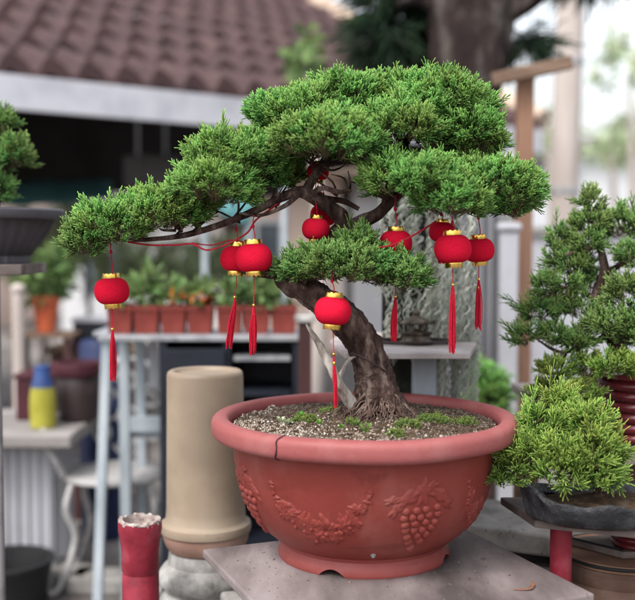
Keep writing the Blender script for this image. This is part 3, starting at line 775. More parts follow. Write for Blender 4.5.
# ------------------------------------------------------------------ beige planter on baluster
D = 2.42; kS = D / 2.6; s = D / F; q = P(206, 530, D); zb = q[2]
pl = thing('tall_planter', 'tall beige cylindrical planter turned upside down, left of the bowl', 'plant pot', (q[0], q[1], zb))
m = MB(); m.lathe([(r * kS, z * kS) for r, z in [(.100, .0), (.116, .001), (.118, .012), (.116, .022), (.108, .027), (.1035, .032), (.1015, .06), (.0990, .30), (.0978, .405), (.0955, .414), (.090, .418), (.080, .417), (.074, .409), (0.0, .409)]], (q[0], q[1], zb), 64, wob=.004)
m.build('body', beige, pl)
pan = thing('saucer', 'pinkish clay saucer between the beige planter and the concrete baluster', 'saucer', (q[0], q[1], zb - .046))
MB().lathe([(r * kS, z) for r, z in [(.08, .0), (.094, .002), (.104, .014), (.110, .030), (.112, .044), (.106, .0455), (.10, .0455)]], (q[0], q[1], zb - .046), 56).build('dish', clay, pan)
ba = thing('baluster', 'whitewashed ringed concrete baluster holding up the beige planter', 'baluster', (q[0], q[1], 0))
pr = [(.13, 0), (.13, .05)]
top = zb - .0465; z = .05
while z < top - .05:
    for i in range(9):
        a = PI * i / 8; pr.append((.098 + .024 * math.sin(a) ** .7, z + .066 * i / 8 * .98))
    z += .066
pr.append((.095, top))
MB().lathe([(r * kS, z) for r, z in pr], (q[0], q[1], 0), 48, wob=.05, wfreq=2.5).build('shaft', concrete_white, ba)

# ------------------------------------------------------------------ red post, front left
D = 2.2; q = P(140, 519, D); zt = q[2]
rp = thing('red_post', 'short red painted round post with a chipped white top, front left', 'post', (q[0], q[1], 0))
m = MB(); m.lathe([(.040, 0), (.0405, zt - .122), (.0385, zt - .119), (.0385, zt - .117), (.0408, zt - .113), (.0405, zt - .07), (.043, zt - .045), (.0475, zt - .022), (.0478, zt - .010), (.0465, zt - .004), (.0400, zt - .008), (.0385, zt - .045)], (q[0], q[1], 0), 48, wob=.03, wfreq=2)
m.build('shaft', red_paint, rp)
m = MB(); seg = 60; vs = []
for j, (r, dz) in enumerate(((.0478, -.004), (.0482, -.001), (.0462, .003), (.0385, .002), (.0362, -.03))):
    for k in range(seg):
        a = 2 * PI * k / seg; nz = mnoise.noise(Vector((math.cos(a) * 3, math.sin(a) * 3, j * .4))); n2 = mnoise.noise(Vector((math.cos(a) * 9, math.sin(a) * 9, 3)))
        dd = dz + .004 * nz * (1 if j in (1, 2, 3) else 0) - (.004 if j < 3 and n2 < -.1 else 0) - (max(-.002, .013 * n2 + .016 * nz - .003) if j == 0 else 0)
        rr = r * (1 + .03 * mnoise.noise(Vector((math.cos(a) * 2, math.sin(a) * 2, zt * 22)))) + (.0006 * n2 if j > 1 else (.0 if n2 + nz > .05 else -.0022))
        vs.append((q[0] + rr * math.cos(a), q[1] + rr * math.sin(a), zt - .002 + dd))
vs.append((q[0], q[1], zt - .03))
m.add(vs, [(i * seg + k, i * seg + (k + 1) % seg, (i + 1) * seg + (k + 1) % seg, (i + 1) * seg + k) for i in range(4) for k in range(seg)] + [(4 * seg + k, 4 * seg + (k + 1) % seg, 5 * seg) for k in range(seg)])
m.build('chipped_rim', chipped, rp)

# ------------------------------------------------------------------ left stand with grey fluted pot and juniper
D = 2.5; s = D / F
q = P(-6, 263, D)
st = thing('plant_stand', 'grey pipe stand with a plank top at the left edge, under the dark fluted pot', 'plant stand', (q[0], q[1], 0))
MB().box((q[0] - .02, q[1], q[2] - .014), (.24, .22, .026)).build('plank', board_m, st, smooth=False, bevel=.003)
for (px, dy, r) in ((-1.5, -.10, .0085), (-70, -.07, .012)):
    x = P(px, 400, D + dy)[0]
    MB().tube([(x, D + dy, 0), (x, D + dy, q[2] - .028)], r, 16, 1).build('leg', pipe_m, st)
x = P(20, 400, 4.7)[0]
gpo = thing('grey_post', 'blurred grey round post standing behind the pale table at far left', 'post', (x, 4.7, 0))
MB().tube([(x, 4.7, 0), (x, 4.7, 1.12)], .030, 18, 1).build('shaft', pole_m, gpo)
MB().lathe([(.034, 1.1205), (.036, 1.125), (.036, 1.14), (.02, 1.155), (0, 1.158)], (x, 4.7, 0), 18).build('cap', pole_m, gpo)
gp = thing('fluted_pot', 'dark grey fluted round pot on the plank at the left edge', 'plant pot', (q[0], q[1], q[2]))
m = MB(); m.lathe([(.07, .0), (.085, .001), (.083, .018), (.088, .022), (.108, .045), (.128, .072), (.142, .1), (.147, .108)], q, 112, flute=.022, nfl=28); m.build('body', dark_pot, gp)
MB().lathe([(.147, .106), (.172, .108), (.175, .114), (.174, .128), (.168, .132), (.150, .131), (.146, .118), (0, .118)], q, 72).build('rim', dark_pot, gp)
jt = thing('juniper_shrub', 'small juniper cut off by the left edge, growing in the dark fluted pot', 'bonsai tree', q + V3(0, 0, .118))
MB().tube([q + V3(.0, 0, .117), q + V3(.01, 0, .19), q + V3(.03, 0, .26), q + V3(.0, 0, .34), q + V3(.01, 0, .40)], [.016, .013, .011, .008, .004], 9, 5, .25, 50).build('trunk', bark, jt)
for (px, py, dd, rx, dy, rz) in ((-6, 163, 0, 22, .07, 17), (-30, 140, .03, 28, .09, 24), (2, 124, 0, 10, .04, 11), (-4, 190, -.02, 16, .05, 10), (-36, 185, 0, 28, .08, 18), (14, 155, -.02, 11, .05, 10), (-36, 105, 0, 24, .08, 22)):
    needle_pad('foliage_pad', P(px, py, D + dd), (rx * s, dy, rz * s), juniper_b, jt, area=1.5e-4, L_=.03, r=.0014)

# ------------------------------------------------------------------ right side: tray juniper
def board_poly(pix, z):
    out = []
    for px, py in pix:
        d = _f + (px - 317.5) / F * V3(1, 0, 0) + (300 - py) / F * _u
        t = (z - CAMZ) / d[2]; out.append((d[0] * t, d[1] * t))
    return out
zB = CAMZ - .536
poly = board_poly([(500, 497), (535, 520)], zB); poly = [poly[0], poly[1], (.80, 1.775), (.86, 2.10)]
rb = thing('side_board', 'weathered grey board on a red leg carrying the dark tray, right', 'board', (poly[1][0] + .05, poly[1][1] + .06, 0))
MB().prism(poly, zB - .016, zB).build('top', board_m, rb, smooth=False, bevel=.003)
for (px, Yd) in ((561, 1.985), (700, 1.92)):
    x = P(px, 540, Yd)[0]; MB().tube([(x, Yd, 0), (x, Yd, zB - .017)], .0215, 20, 1).build('leg', red_paint, rb)
tc_ = P(612, 500, 1.93)
tr = thing('bonsai_tray', 'dark stone like shallow tray with a wavy lip, on the right grey board', 'tray', (tc_[0], tc_[1], zB))
m = MB(); seg = 90; vs = []
prof = [(.80, .0), (.93, .006), (.985, .020), (1.0, .032), (1.02, .040), (1.0, .047), (.95, .046), (.92, .038), (.90, .030)]
for j, (rf, z) in enumerate(prof):
    for k in range(seg):
        a = 2 * PI * k / seg; d = V3(math.cos(a), math.sin(a), 0)
        w = 1 + .13 * mnoise.noise(Vector(d * 1.3)) + .06 * mnoise.noise(Vector(d * 4)) + .02 * mnoise.noise(Vector(d * 9 + V3(0, 0, z * 50)))
        up_ = (.030 * max(0, -math.cos(a)) ** 4 + .010 * mnoise.noise(Vector(d * 2.4)) + .004 * mnoise.noise(Vector(d * 8))) * min(1, z / .03)
        vs.append((tc_[0] + .170 * rf * w * math.cos(a), tc_[1] + .095 * rf * w * math.sin(a), zB + z + up_ + .0005))
m.add(vs, [(i * seg + k, i * seg + (k + 1) % seg, (i + 1) * seg + (k + 1) % seg, (i + 1) * seg + k) for i in range(len(prof) - 1) for k in range(seg)] + [tuple(range(seg - 1, -1, -1))])
m.build('shell', tray_m, tr)
m = MB(); m.add([(tc_[0] + .158 * r * math.cos(2 * PI * k / 40), tc_[1] + .088 * r * math.sin(2 * PI * k / 40), zB + .034 + .022 * (1 - r)) for r in (1, .7, .4, .1) for k in range(40)], [(i * 40 + k, i * 40 + (k + 1) % 40, (i + 1) * 40 + (k + 1) % 40, (i + 1) * 40 + k) for i in range(3) for k in range(40)] + [tuple(120 + k for k in range(40))])
m.build('soil', soil_m, tr)
s2 = 1.93 / F
yt = thing('yellow_juniper', 'bushy yellow green juniper in the dark tray, right of the bowl', 'bonsai tree', (tc_[0], tc_[1], zB + .04))
b0 = V3(tc_[0] - .02, tc_[1], zB + .045)
MB().tube([b0 - V3(0, 0, .01), P(596, 470, 1.94), P(580, 455, 1.94), P(565, 440, 1.94)], [.014, .012, .009, .004], 9, 6, .25, 50).build('trunk', bark, yt)
for e in ((530, 462), (560, 425), (600, 440), (585, 470), (540, 440)):
    MB().tube([P(588, 462, 1.94), P((588 + e[0]) / 2, (462 + e[1]) / 2 + 4, 1.93), P(e[0], e[1], 1.92)], [.006, .004, .002], 6, 4, .2, 60).build('branch', bark, yt)
for (px, py, dd, rx, dy, rz) in ((548, 422, .02, 28, .05, 16), (586, 426, .0, 30, .05, 15), (530, 454, -.02, 27, .05, 16), (574, 454, -.03, 36, .06, 20), (606, 456, .0, 17, .05, 14), (514, 470, 0, 15, .04, 10), (562, 474, -.05, 30, .04, 11), (598, 474, -.04, 22, .04, 9), (560, 400, .05, 14, .04, 9)):
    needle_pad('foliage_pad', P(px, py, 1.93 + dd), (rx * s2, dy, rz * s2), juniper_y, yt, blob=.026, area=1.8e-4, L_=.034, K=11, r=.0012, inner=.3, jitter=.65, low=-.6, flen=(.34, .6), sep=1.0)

# rear right juniper in ribbed red pot
D = 2.28; s3 = D / F; q = P(640, 441, D)
ps = thing('pedestal', 'brown timber pedestal under the ribbed red pot at the right edge', 'pedestal', (q[0], q[1], 0))
MB().box((q[0], q[1], (q[2] - .03) / 2), (.13, .13, q[2] - .03)).build('column', wood_br, ps, smooth=False, bevel=.004)
MB().box((q[0], q[1], q[2] - .015), (.24, .24, .0295)).build('plate', board_m, ps, smooth=False, bevel=.003)
rpz = thing('ribbed_pot', 'dark red ribbed pot of the tall juniper at the right edge', 'plant pot', q)
pr = [(.06, 0)]
for i in range(6):
    for k in range(6):
        a = PI * k / 5; pr.append((.064 + .0045 * i + .008 * math.sin(a), .001 + i * .024 + .0235 * k / 5))
pr += [(.105, .150), (.106, .160), (.095, .161), (.090, .150), (0, .150)]
MB().lathe(pr, q, 56).build('body', glaze_red, rpz)
ut = thing('tall_juniper', 'tall green juniper filling the right edge, in the dark red ribbed pot', 'bonsai tree', q + V3(0, 0, .150))
MB().tube([q + V3(0, 0, .14), P(628, 360, D), P(606, 330, D), P(596, 300, D), P(604, 270, D), P(598, 240, D), P(590, 215, D)], [.021, .018, .016, .013, .010, .007, .003], 12, 7, .25, 45).build('trunk', bark, ut)
for lst in ([(608, 335), (585, 345), (560, 352), (535, 338)], [(598, 300), (575, 290), (550, 285)], [(604, 275), (625, 262), (645, 250)], [(615, 345), (640, 330), (660, 320)], [(600, 320), (575, 330), (560, 375)], [(600, 245), (580, 250), (565, 255)]):
    MB().tube([P(x, y, D - .02 * i) for i, (x, y) in enumerate(lst)], np.linspace(.009, .002, len(lst)), 7, 5, .25, 50).build('branch', bark, ut)
for (px, py, dd, rx, dy, rz) in ((590, 205, 0, 9, .03, 13), (586, 224, 0, 20, .05, 11), (562, 240, .02, 15, .05, 11), (592, 244, -.02, 17, .05, 10), (626, 226, .03, 24, .06, 16), (572, 264, 0, 22, .06, 11), (640, 256, -.02, 24, .07, 15),
        (556, 288, -.03, 22, .06, 13), (590, 282, .03, 18, .05, 9), (542, 312, -.02, 17, .05, 10), (574, 306, -.02, 17, .05, 9), (527, 337, -.03, 13, .05, 13), (552, 336, -.03, 16, .05, 9), (628, 296, -.06, 25, .07, 18), (612, 326, -.08, 22, .06, 14), (640, 336, -.08, 24, .06, 20),
        (578, 342, -.05, 15, .05, 9), (556, 370, -.05, 20, .05, 12), (586, 368, -.06, 14, .05, 9), (580, 396, -.08, 20, .05, 10), (548, 392, -.03, 14, .04, 9), (618, 366, -.1, 18, .05, 13)):
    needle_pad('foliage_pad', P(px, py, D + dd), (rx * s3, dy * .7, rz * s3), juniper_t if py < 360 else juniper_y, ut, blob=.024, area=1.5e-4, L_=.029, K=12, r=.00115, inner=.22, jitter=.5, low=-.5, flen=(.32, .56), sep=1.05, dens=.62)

# bench planks behind
D = 2.62
q = P(565, 388, D)
bn = thing('plank_bench', 'pale plank bench behind the right junipers, on brown trestles', 'bench', (q[0], q[1], 0))
MB().box((q[0] + .06, q[1], q[2] - .011), (.36, .20, .022)).build('plank', slab_m, bn, smooth=False, bevel=.003)
MB().box((q[0] + .06, q[1], q[2] - .058), (.30, .15, .07)).build('apron', wood_br, bn, smooth=False, bevel=.003)
for x in (-.10, .22):
    for y in (-.06, .06): MB().box((q[0] + .06 + x - .06, q[1] + y, (q[2] - .094) / 2), (.035, .035, q[2] - .094)).build('leg', wood_br, bn, smooth=False)
q2 = P(606, 374, D); 
bx_ = thing('wooden_box', 'small grey lidded wooden box on the plank bench, behind the junipers', 'box', (q2[0], q[1], q[2] + .0005))
MB().box((q2[0], q[1] + .02, q[2] + .014), (.10, .12, .027)).build('body', wood_br, bx_, smooth=False, bevel=.002)
MB().box((q2[0], q[1] + .02, q[2] + .036), (.12, .14, .016)).build('lid', slab_m, bx_, smooth=False, bevel=.002)

# stacked slabs, urn and boards, lower right
q = P(520, 520, 2.36)
ss = thing('slab_stack', 'stack of rough grey slabs behind the right corner of the bowl board', 'slab stack', (q[0], q[1], 0))
zz = q[2]
for i in range(9):
    h = .05; o_ = .02 * math.sin(i * 2.1)
    MB().box((q[0] + o_ + .03, q[1] + .02 * math.cos(i * 1.7), zz - h / 2 - i * .078), (.30 - .05 * (i % 2), .26, h), rz=-.45 + .12 * math.sin(i * 3)).build('slab', concrete if i % 2 == 0 else board_m, ss, smooth=False, bevel=.006)
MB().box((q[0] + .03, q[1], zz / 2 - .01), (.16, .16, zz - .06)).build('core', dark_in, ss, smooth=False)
q = P(622, 552, 2.12)
ur = thing('clay_urn', 'broad brown clay urn with a wooden lid, bottom right corner', 'urn', (q[0], q[1], 0))
zt = q[2]
MB().lathe([(.09, 0), (.12, .1), (.145, .3), (.155, zt - .18), (.150, zt - .10), (.140, zt - .06), (.128, zt - .045), (.136, zt - .03), (.138, zt - .018), (.128, zt - .010), (.118, zt - .012)], (q[0], q[1], 0), 56, wob=.012).build('body', M('urn_clay', (.15, .088, .065), (.08, .045, .034), (.22, .145, .11), scale=7, rough=.7, bump=.3), ur)
MB().lathe([(0, zt - .010), (.126, zt - .0095), (.128, zt), (.124, zt + .005), (0, zt + .006)], (q[0], q[1], 0), 48).build('lid', wood_or, ur)
MB().tube([(q[0] + .132 * math.cos(a), q[1] + .132 * math.sin(a), zt + .001) for a in np.linspace(0, 2 * PI, 40)], .0035, 6, 1).build('hoop', rubber, ur)
zc = zt + .011
wb = thing('loose_board', 'worn grey board laid over the clay urn, under the right shelf', 'board', (q[0], q[1], zt + .0065))
MB().prism([(q[0] - .105, q[1] + .03), (q[0] - .02, q[1] - .07), (q[0] + .22, q[1] - .05), (q[0] + .2, q[1] + .14)], zt + .007, zt + .021).build('plank', board_m, wb, smooth=False, bevel=.002)
MB().tube([(q[0] - .105, q[1] + .026, zt + .0235), (q[0] - .06, q[1] - .025, zt + .024), (q[0] - .018, q[1] - .062, zt + .0235)], .0025, 6, 3).build('edge_strip', rubber, wb)
q = P(640, 535, 2.10); q[2] = zt + .0215
rb2 = thing('ribbed_dish', 'small dark red ribbed dish half out of frame, on the loose board', 'dish', q)
pr = [(.045, 0)]
for i in range(3):
    for k in range(6): pr.append((.054 + .003 * i + .006 * math.sin(PI * k / 5), .0005 + i * .014 + .0138 * k / 5))
pr += [(.062, .043), (.054, .043), (.05, .036), (0, .036)]
MB().lathe(pr, q, 48).build('body', glaze_red, rb2)

# ------------------------------------------------------------------ small table with bronze burner, moss curtain
D = 2.405
zT = P(430, 344, D)[2]
poly = board_poly([(330, 340), (345, 353), (470, 353), (481, 336), (345, 331)], zT)
q = P(424, 344, D)
tt = thing('side_table', 'small table with grey top and pale blue leg, behind the trunk', 'table', (q[0], q[1], 0))
MB().prism(poly, zT - .014, zT).build('top', M('table_top_board', (.40, .355, .345), (.27, .235, .225), (.50, .46, .45), scale=6, rough=.75, bump=.3), tt, smooth=False, bevel=.003)
MB().box((q[0], q[1], (zT - .015) / 2), (.054, .054, zT - .015)).build('leg', M('powder_blue', (.34, .38, .43), (.25, .28, .32), scale=9, rough=.7, bump=.2, stretch=(1, 1, .2)), tt, smooth=False, bevel=.004)
MB().box((q[0], q[1], .02), (.22, .22, .04)).build('base', concrete, tt, smooth=False, bevel=.004)
c = P(416, 343, D); c[2] = zT + .0005
ib = thing('incense_burner', 'small dark bronze incense burner shaped like a pagoda, on the side table', 'incense burner', c)
MB().lathe([(.05, 0), (.052, .004), (.040, .012), (.036, .02), (.036, .03), (.042, .034), (.045, .040), (.030, .044), (.026, .05)], c, 24).build('base', bronze, ib)
m = MB()
for k in range(6):
    a = PI / 3 * k; m.tube([c + V3(.028 * math.cos(a), .028 * math.sin(a), .048), c + V3(.028 * math.cos(a), .028 * math.sin(a), .074)], .005, 7, 1)
m.build('posts', bronze, ib)
MB().lathe([(.048, .070), (.050, .074), (.034, .084), (.018, .092), (.010, .100), (.012, .106), (.009, .113), (.003, .124), (0, .127)], c, 6).build('roof', bronze, ib)
m = MB()
for k in range(6):
    a = PI / 3 * k; m.ball(c + V3(.048 * math.cos(a), .048 * math.sin(a), .078), .007, 8, 5)
m.build('finials', bronze, ib); ib.scale = (.88, .88, .68)
pts = [V3(q[0] - .03 + (.085 + .008 * math.sin(k * .9)) * math.cos(k * .35), q[1] - .005 + (.048 + .006 * math.cos(k)) * math.sin(k * .35), zT + .0035 + .0012 * k / 8) for k in range(44)]
pts += [V3(q[0] - .12 - .02 * k, q[1] - .03 + .01 * k, zT + .005) for k in range(4)]
tag(MB().tube(pts, .0028, 7, 3).build('coiled_cable', brown_dk, loc=pts[0] - V3(0, 0, .003)), 'thin brown cable coiled around the bronze burner', 'cable')

# grey hanging air plant curtain: many fine curly strands
D = 2.47
rail_z = P(430, 158, D)[2]
xa, xb = P(378, 200, D)[0], P(478, 200, D)[0]
mo = thing('spanish_moss', 'curtain of grey green curly hanging moss behind the right lanterns', 'hanging plant', ((xa + xb) / 2, D, 0))
m = MB(); m.tube([(xa - .03, D, rail_z), (xb + .02, D, rail_z)], .008, 10, 1)
for x in (xa + .03, xb - .04): m.tube([(x, D + .10, 0), (x, D + .10, rail_z + .01)], .009, 10, 1)
for x in (xa + .03, xb - .04): m.tube([(x, D + .10, rail_z), (x, D, rail_z)], .006, 8, 1)
m.build('frame', rubber, mo)
MB().box((xa + .075, D + .075, rail_z - .42), (.12, .012, .84)).build('dark_backdrop', moss_back, mo, smooth=False, bevel=.003)  # added dark sheet, stands in for the darkness between the strands
V_, F4_, T_ = [], [], []; off = 0
for lk in range(92):
    xl = rng.uniform(xa + .004, xb + .002); yl = D + rng.uniform(-.035, .05); fl = (xl - xa) / (xb - xa)
    zl = rail_z - rng.uniform(0, .46); ll = rng.uniform(.10, .36)
    if fl < .45 and zl - ll < CAMZ - .13: ll = max(.03, ll * .4)
    tl = np.linspace(0, 1, 12); px_ = xl + np.cumsum(rng.normal(0, .0030, 12)); py_ = yl + np.cumsum(rng.normal(0, .002, 12)); tone_l = rng.uniform(.25, 1)
    for q_ in range(6):
        ln = ll * rng.uniform(.65, 1.1); n = int(70 * ln / .3) + 8; t = np.linspace(0, 1, n)
        cy = ln / rng.uniform(.024, .05); w1 = 2 * PI * cy * t + rng.uniform(0, 6.28) + .9 * np.sin(t * rng.uniform(5, 14)); am = rng.uniform(.0025, .0085)
        ox, oy, oz = rng.normal(0, .0045), rng.normal(0, .004), rng.uniform(-.03, .03)
        pts = np.stack([np.interp(t, tl, px_) + ox * (1 - .5 * t) + am * np.sin(w1), np.interp(t, tl, py_) + oy + am * np.cos(w1), zl + oz - ln * t + am * .7 * np.sin(w1 * .62 + 1)], 1)
        r = rng.uniform(.0008, .0015)
        a = np.stack([pts + V3(r, 0, 0), pts + V3(-.5 * r, .6 * r, .6 * r), pts + V3(-.5 * r, -.6 * r, -.6 * r)], 1).reshape(-1, 3)
        V_.append(a)
        k = np.arange(n - 1)[:, None] * 3
        for j in range(3): F4_.append(np.concatenate([k + j, k + (j + 1) % 3, k + 3 + (j + 1) % 3, k + 3 + j], 1) + off)
        off += n * 3
        tn = np.empty((n * 3, 3)); tn[:, 0] = np.clip(tone_l + rng.uniform(-.25, .25), 0, 1); tn[:, 1] = rng.uniform(.3, .9); tn[:, 2] = rng.random(); T_.append(tn)
fast_mesh('strands', np.concatenate(V_), np.empty((0, 3), int), np.concatenate(F4_), np.concatenate(T_), moss_grey, mo)

# shrub in a pot behind
q = P(488, 402, 3.3)
sh = thing('dwarf_conifer', 'small blurred green conifer in a pot behind the right rim of the bowl', 'shrub', (q[0], q[1], 0))
MB().lathe([(.08, 0), (.10, .02), (.13, .28), (.135, .30), (.12, .30), (.11, .27), (0, .27)], (q[0], q[1], 0), 32).build('pot', pot_terra, sh)
MB().tube([(q[0], q[1], .26), (q[0] + .01, q[1], .5), (q[0], q[1], q[2] + .05)], [.02, .016, .008], 8, 4, .2).build('trunk', bark, sh)
for (px, py, rx, rz) in ((482, 382, 13, 14), (496, 396, 16, 12), (484, 405, 18, 12), (490, 430, 24, 22), (484, 470, 28, 24)):
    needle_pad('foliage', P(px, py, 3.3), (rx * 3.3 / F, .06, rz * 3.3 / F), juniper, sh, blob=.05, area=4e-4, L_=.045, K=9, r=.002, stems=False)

# ------------------------------------------------------------------ white post, sheet fence, timber frame, wall
q = P(509, 232, 3.9)
wp = thing('white_post', 'square pale grey post with a wider cap in front of the grey wall', 'post', (q[0], q[1], 0))
MB().box((q[0], q[1], q[2] / 2), (.068, .05, q[2])).build('shaft', white_paint, wp, smooth=False, bevel=.006)
MB().box((q[0], q[1], q[2] + .018), (.092, .075, .035)).build('cap', white_paint, wp, smooth=False, bevel=.014)
fx0, fx1 = P(470, 300, 4.0)[0], P(500, 300, 4.0)[0]
fn = thing('sheet_fence', 'grey ribbed metal sheet fence panel left of the white post', 'fence', ((fx0 + fx1) / 2, 4.0, 0))
m = MB(); n = 60; ztop = P(485, 205, 4.0)[2]; vs = []
for k in range(n):
    f = k / (n - 1); x = fx0 - .10 + (fx1 - fx0 + .11) * f; y = 4.0 + .012 * math.copysign(min(1, abs(1.8 * math.sin(f * 2 * PI * 6))), math.sin(f * 2 * PI * 6))
    vs += [(x, y, 0), (x, y, ztop)]
m.add(vs, [(2 * k, 2 * k + 2, 2 * k + 3, 2 * k + 1) for k in range(n - 1)])
o = m.build('sheet', fence_m, fn); so = o.modifiers.new('Solid', 'SOLIDIFY'); so.thickness = .002
MB().box(((fx0 + fx1) / 2 - .04, 4.028, ztop - .05), (fx1 - fx0 + .1, .02, .05)).build('rail', steel, fn, smooth=False)

D = 4.15
q = P(525, 66, D)
tf = thing('timber_frame', 'orange brown timber post with a crossbeam at its top, right of centre', 'post', (q[0], q[1], 0))
MB().box((q[0], q[1], q[2] / 2 - .001), (.066, .066, q[2] - .002)).build('upright', wood_or, tf, smooth=False, bevel=.004)
MB().bar(P(492, 80, D - .065), P(572, 62, D - .10), .05, .050).build('crossbeam', wood_br, tf, smooth=False, bevel=.004)

wy = 6.2; wx0, wx1 = P(470, 240, wy)[0], P(900, 240, wy)[0]; wz = P(540, 236, wy)[2]
wl = thing('garden_wall', 'pale grey rendered garden wall behind the timber post', 'wall', ((wx0 + wx1) / 2, wy, 0))
MB().box(((wx0 + wx1) / 2, wy + .08, wz / 2), (wx1 - wx0, .16, wz)).build('wall', wall_m, wl, smooth=False, bevel=.01)
MB().box(((wx0 + wx1) / 2, wy + .08, wz + .03), (wx1 - wx0 + .04, .22, .06)).build('coping', concrete, wl, smooth=False, bevel=.01)

# utility pole
q0, q1 = P(562, 242, 8), P(573, -60, 8)
up = thing('utility_pole', 'thick pale weathered pole rising out of the top of the picture, right', 'pole', (q0[0] - .05, 8, 0))
d = (q1 - q0) / (q1[2] - q0[2])
MB().tube([q0 - d * q0[2], q0, q1], [.125, .115, .105], 24, 1).build('shaft', pole_m, up)
for z in (1.75, 2.75): 
    c_ = q0 + d * (z - q0[2]); MB().lathe([(.122, -.02), (.125, -.018), (.125, .018), (.122, .02)], c_, 24).build('band', steel, up)

# ------------------------------------------------------------------ big tree behind
D = 4.6; s4 = D / F
bt = thing('conifer_tree', 'big dark conifer trunk with drooping dark needles, behind the bonsai', 'tree', (P(460, 300, D)[0], D, 0))
p = [P(452, 560, D), P(455, 400, D), P(460, 250, D), P(464, 140, D), P(468, 60, D), P(473, 0, D), P(478, -70, D), P(482, -200, D)]
p[0][2] = -.02
MB().tube(p, [.26, .20, .165, .14, .17, .19, .17, .12], 32, 8, .16, 9).build('trunk', trunk_m, bt)
def limb(lst, rad): MB().tube([P(x, y, D + dd) for x, y, dd in lst], rad, 10, 5, .2, 14).build('limb', trunk_m, bt)
limb([(450, 10, 0), (420, -5, .1), (395, 8, .3), (372, 22, .3)], [.07, .05, .03, .010])
limb([(490, 20, 0), (530, 0, -.1), (570, -25, -.2)], [.07, .04, .02])
limb([(455, -60, 0), (400, -90, .2), (330, -90, .4), (250, -60, .4)], [.08, .06, .04, .015])
limb([(460, 30, .05), (425, 30, .3), (400, 38, .5), (375, 48, .5)], [.05, .035, .02, .008])
O, A = [], []
br = random.Random(3)
centers = [(402, 14, .4, 22, 14), (384, 26, .3, 16, 12), (405, 42, .5, 16, 12), (390, 50, .5, 16, 7), (392, -16, .4, 26, 10), (400, -50, .4, 50, 14), (270, -90, .5, 60, 12), (516, 40, .2, 16, 7), (536, 36, .1, 12, 4), (540, -30, .2, 20, 8), (590, -34, .2, 30, 8), (480, -100, .1, 80, 20)]
for (x, y, dd, rx, ry) in centers:
    for i in range(int(rx * ry / 3.2)):
        a = br.uniform(0, 6.28); r = math.sqrt(br.random())
        O.append(P(x + rx * r * math.cos(a), y + ry * r * math.sin(a), D + dd + br.uniform(-.2, .2)))
        A.append(nrm(V3(math.cos(a) * .8, br.uniform(-.6, .6), -.35 + br.uniform(-.4, .4))))
O = np.array(O); A = np.array(A)
bb, d_, ln, ax, fr_, cl_, h_ = tufts_to_fingers(O, A, rng.uniform(.10, .19, len(O)), 11, (.2, .9), None, None, (.42, .78), 0.)
v, f3, f4, tn = finger_geo(bb, d_, ln, ax, .0032, fr_, cl_, h_, .15)
fast_mesh('crown', v, f3, f4, tn, tree_needles, bt)

# ------------------------------------------------------------------ tiled shed
E0 = V3(-1.876, 6.0, CAMZ + .798 + .015); eu = nrm(V3(1.407, 1.1, 0)); ev = V3(-eu[1], eu[0], 0)
t0, t1 = -4.0, 4.75; SL = .50; RUN = 3.6
shed = thing('tiled_shed', 'open shed with a maroon tiled roof and white fascia, upper left', 'shed', tuple((E0 + eu * 0 + ev * 2)[:2]) + (0,))
def rp_(t, s_, dz=0): return E0 + eu * t + ev * s_ + V3(0, 0, .235 + SL * s_ + dz)
m = MB(); ROW = .40; TW = .245; rows = int(RUN / ROW); nt_ = int((t1 - t0) / TW * 10)
for r_i in range(rows):
    s0 = -.10 + r_i * ROW; s1 = s0 + ROW + .05; vs = []
    for j, (s_, dz) in enumerate(((s0, -.045), (s0, .060), (s0 + .10, .054), (s1, -.015))):
        for k in range(nt_ + 1):
            t_ = t0 + (t1 - t0) * k / nt_; ph = ((t_ / TW) + .07 * math.sin(r_i * 5)) % 1
            w = .052 * (math.sin(ph * 2 * PI) if ph < .62 else math.sin(.62 * 2 * PI) * (1 - (ph - .62) / .38)) if False else .050 * math.sin(ph * 2 * PI) + .014 * math.sin(ph * 4 * PI + .6)
            vs.append(rp_(t_, s_, dz + w + (.004 * mnoise.noise(Vector((t_ * 4, r_i * 3.1, 0))))))
    n = nt_ + 1
    m.add(vs, [(j * n + k, j * n + k + 1, (j + 1) * n + k + 1, (j + 1) * n + k) for j in range(3) for k in range(nt_)])
m.build('roof', roof_m, shed)
a, b_ = E0 + eu * t0 - ev * .13, E0 + eu * (t1 - .02) - ev * .13
MB().bar(a + V3(0, 0, .052), b_ + V3(0, 0, .052), .03, .20).build('fascia', fascia_m, shed, smooth=False, bevel=.004)
m = MB(); m.tube([rp_(t1 + .02, -.10, .05), rp_(t1 + .02, RUN, .05)], .10, 16, 1); m.tube([rp_(t0, RUN - .02, .02), rp_(t1 + .1, RUN - .02, .02)], .12, 16, 1)
m.build('ridge_cap', ridge_m, shed)
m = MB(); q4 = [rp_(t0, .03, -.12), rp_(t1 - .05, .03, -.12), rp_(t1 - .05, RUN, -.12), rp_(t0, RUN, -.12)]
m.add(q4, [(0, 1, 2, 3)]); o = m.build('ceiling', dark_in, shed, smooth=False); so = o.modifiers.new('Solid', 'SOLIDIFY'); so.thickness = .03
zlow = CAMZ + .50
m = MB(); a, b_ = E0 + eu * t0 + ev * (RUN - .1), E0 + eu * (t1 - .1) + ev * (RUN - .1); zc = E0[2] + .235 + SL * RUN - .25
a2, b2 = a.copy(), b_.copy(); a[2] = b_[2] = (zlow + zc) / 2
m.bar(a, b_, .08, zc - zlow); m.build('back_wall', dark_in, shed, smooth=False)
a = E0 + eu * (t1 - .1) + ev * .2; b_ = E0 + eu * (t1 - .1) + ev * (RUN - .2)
m = MB(); a[2] = b_[2] = E0[2] + .12; m.bar(a, b_, .06, .3); m.build('tie_beam', dark_in, shed, smooth=False)
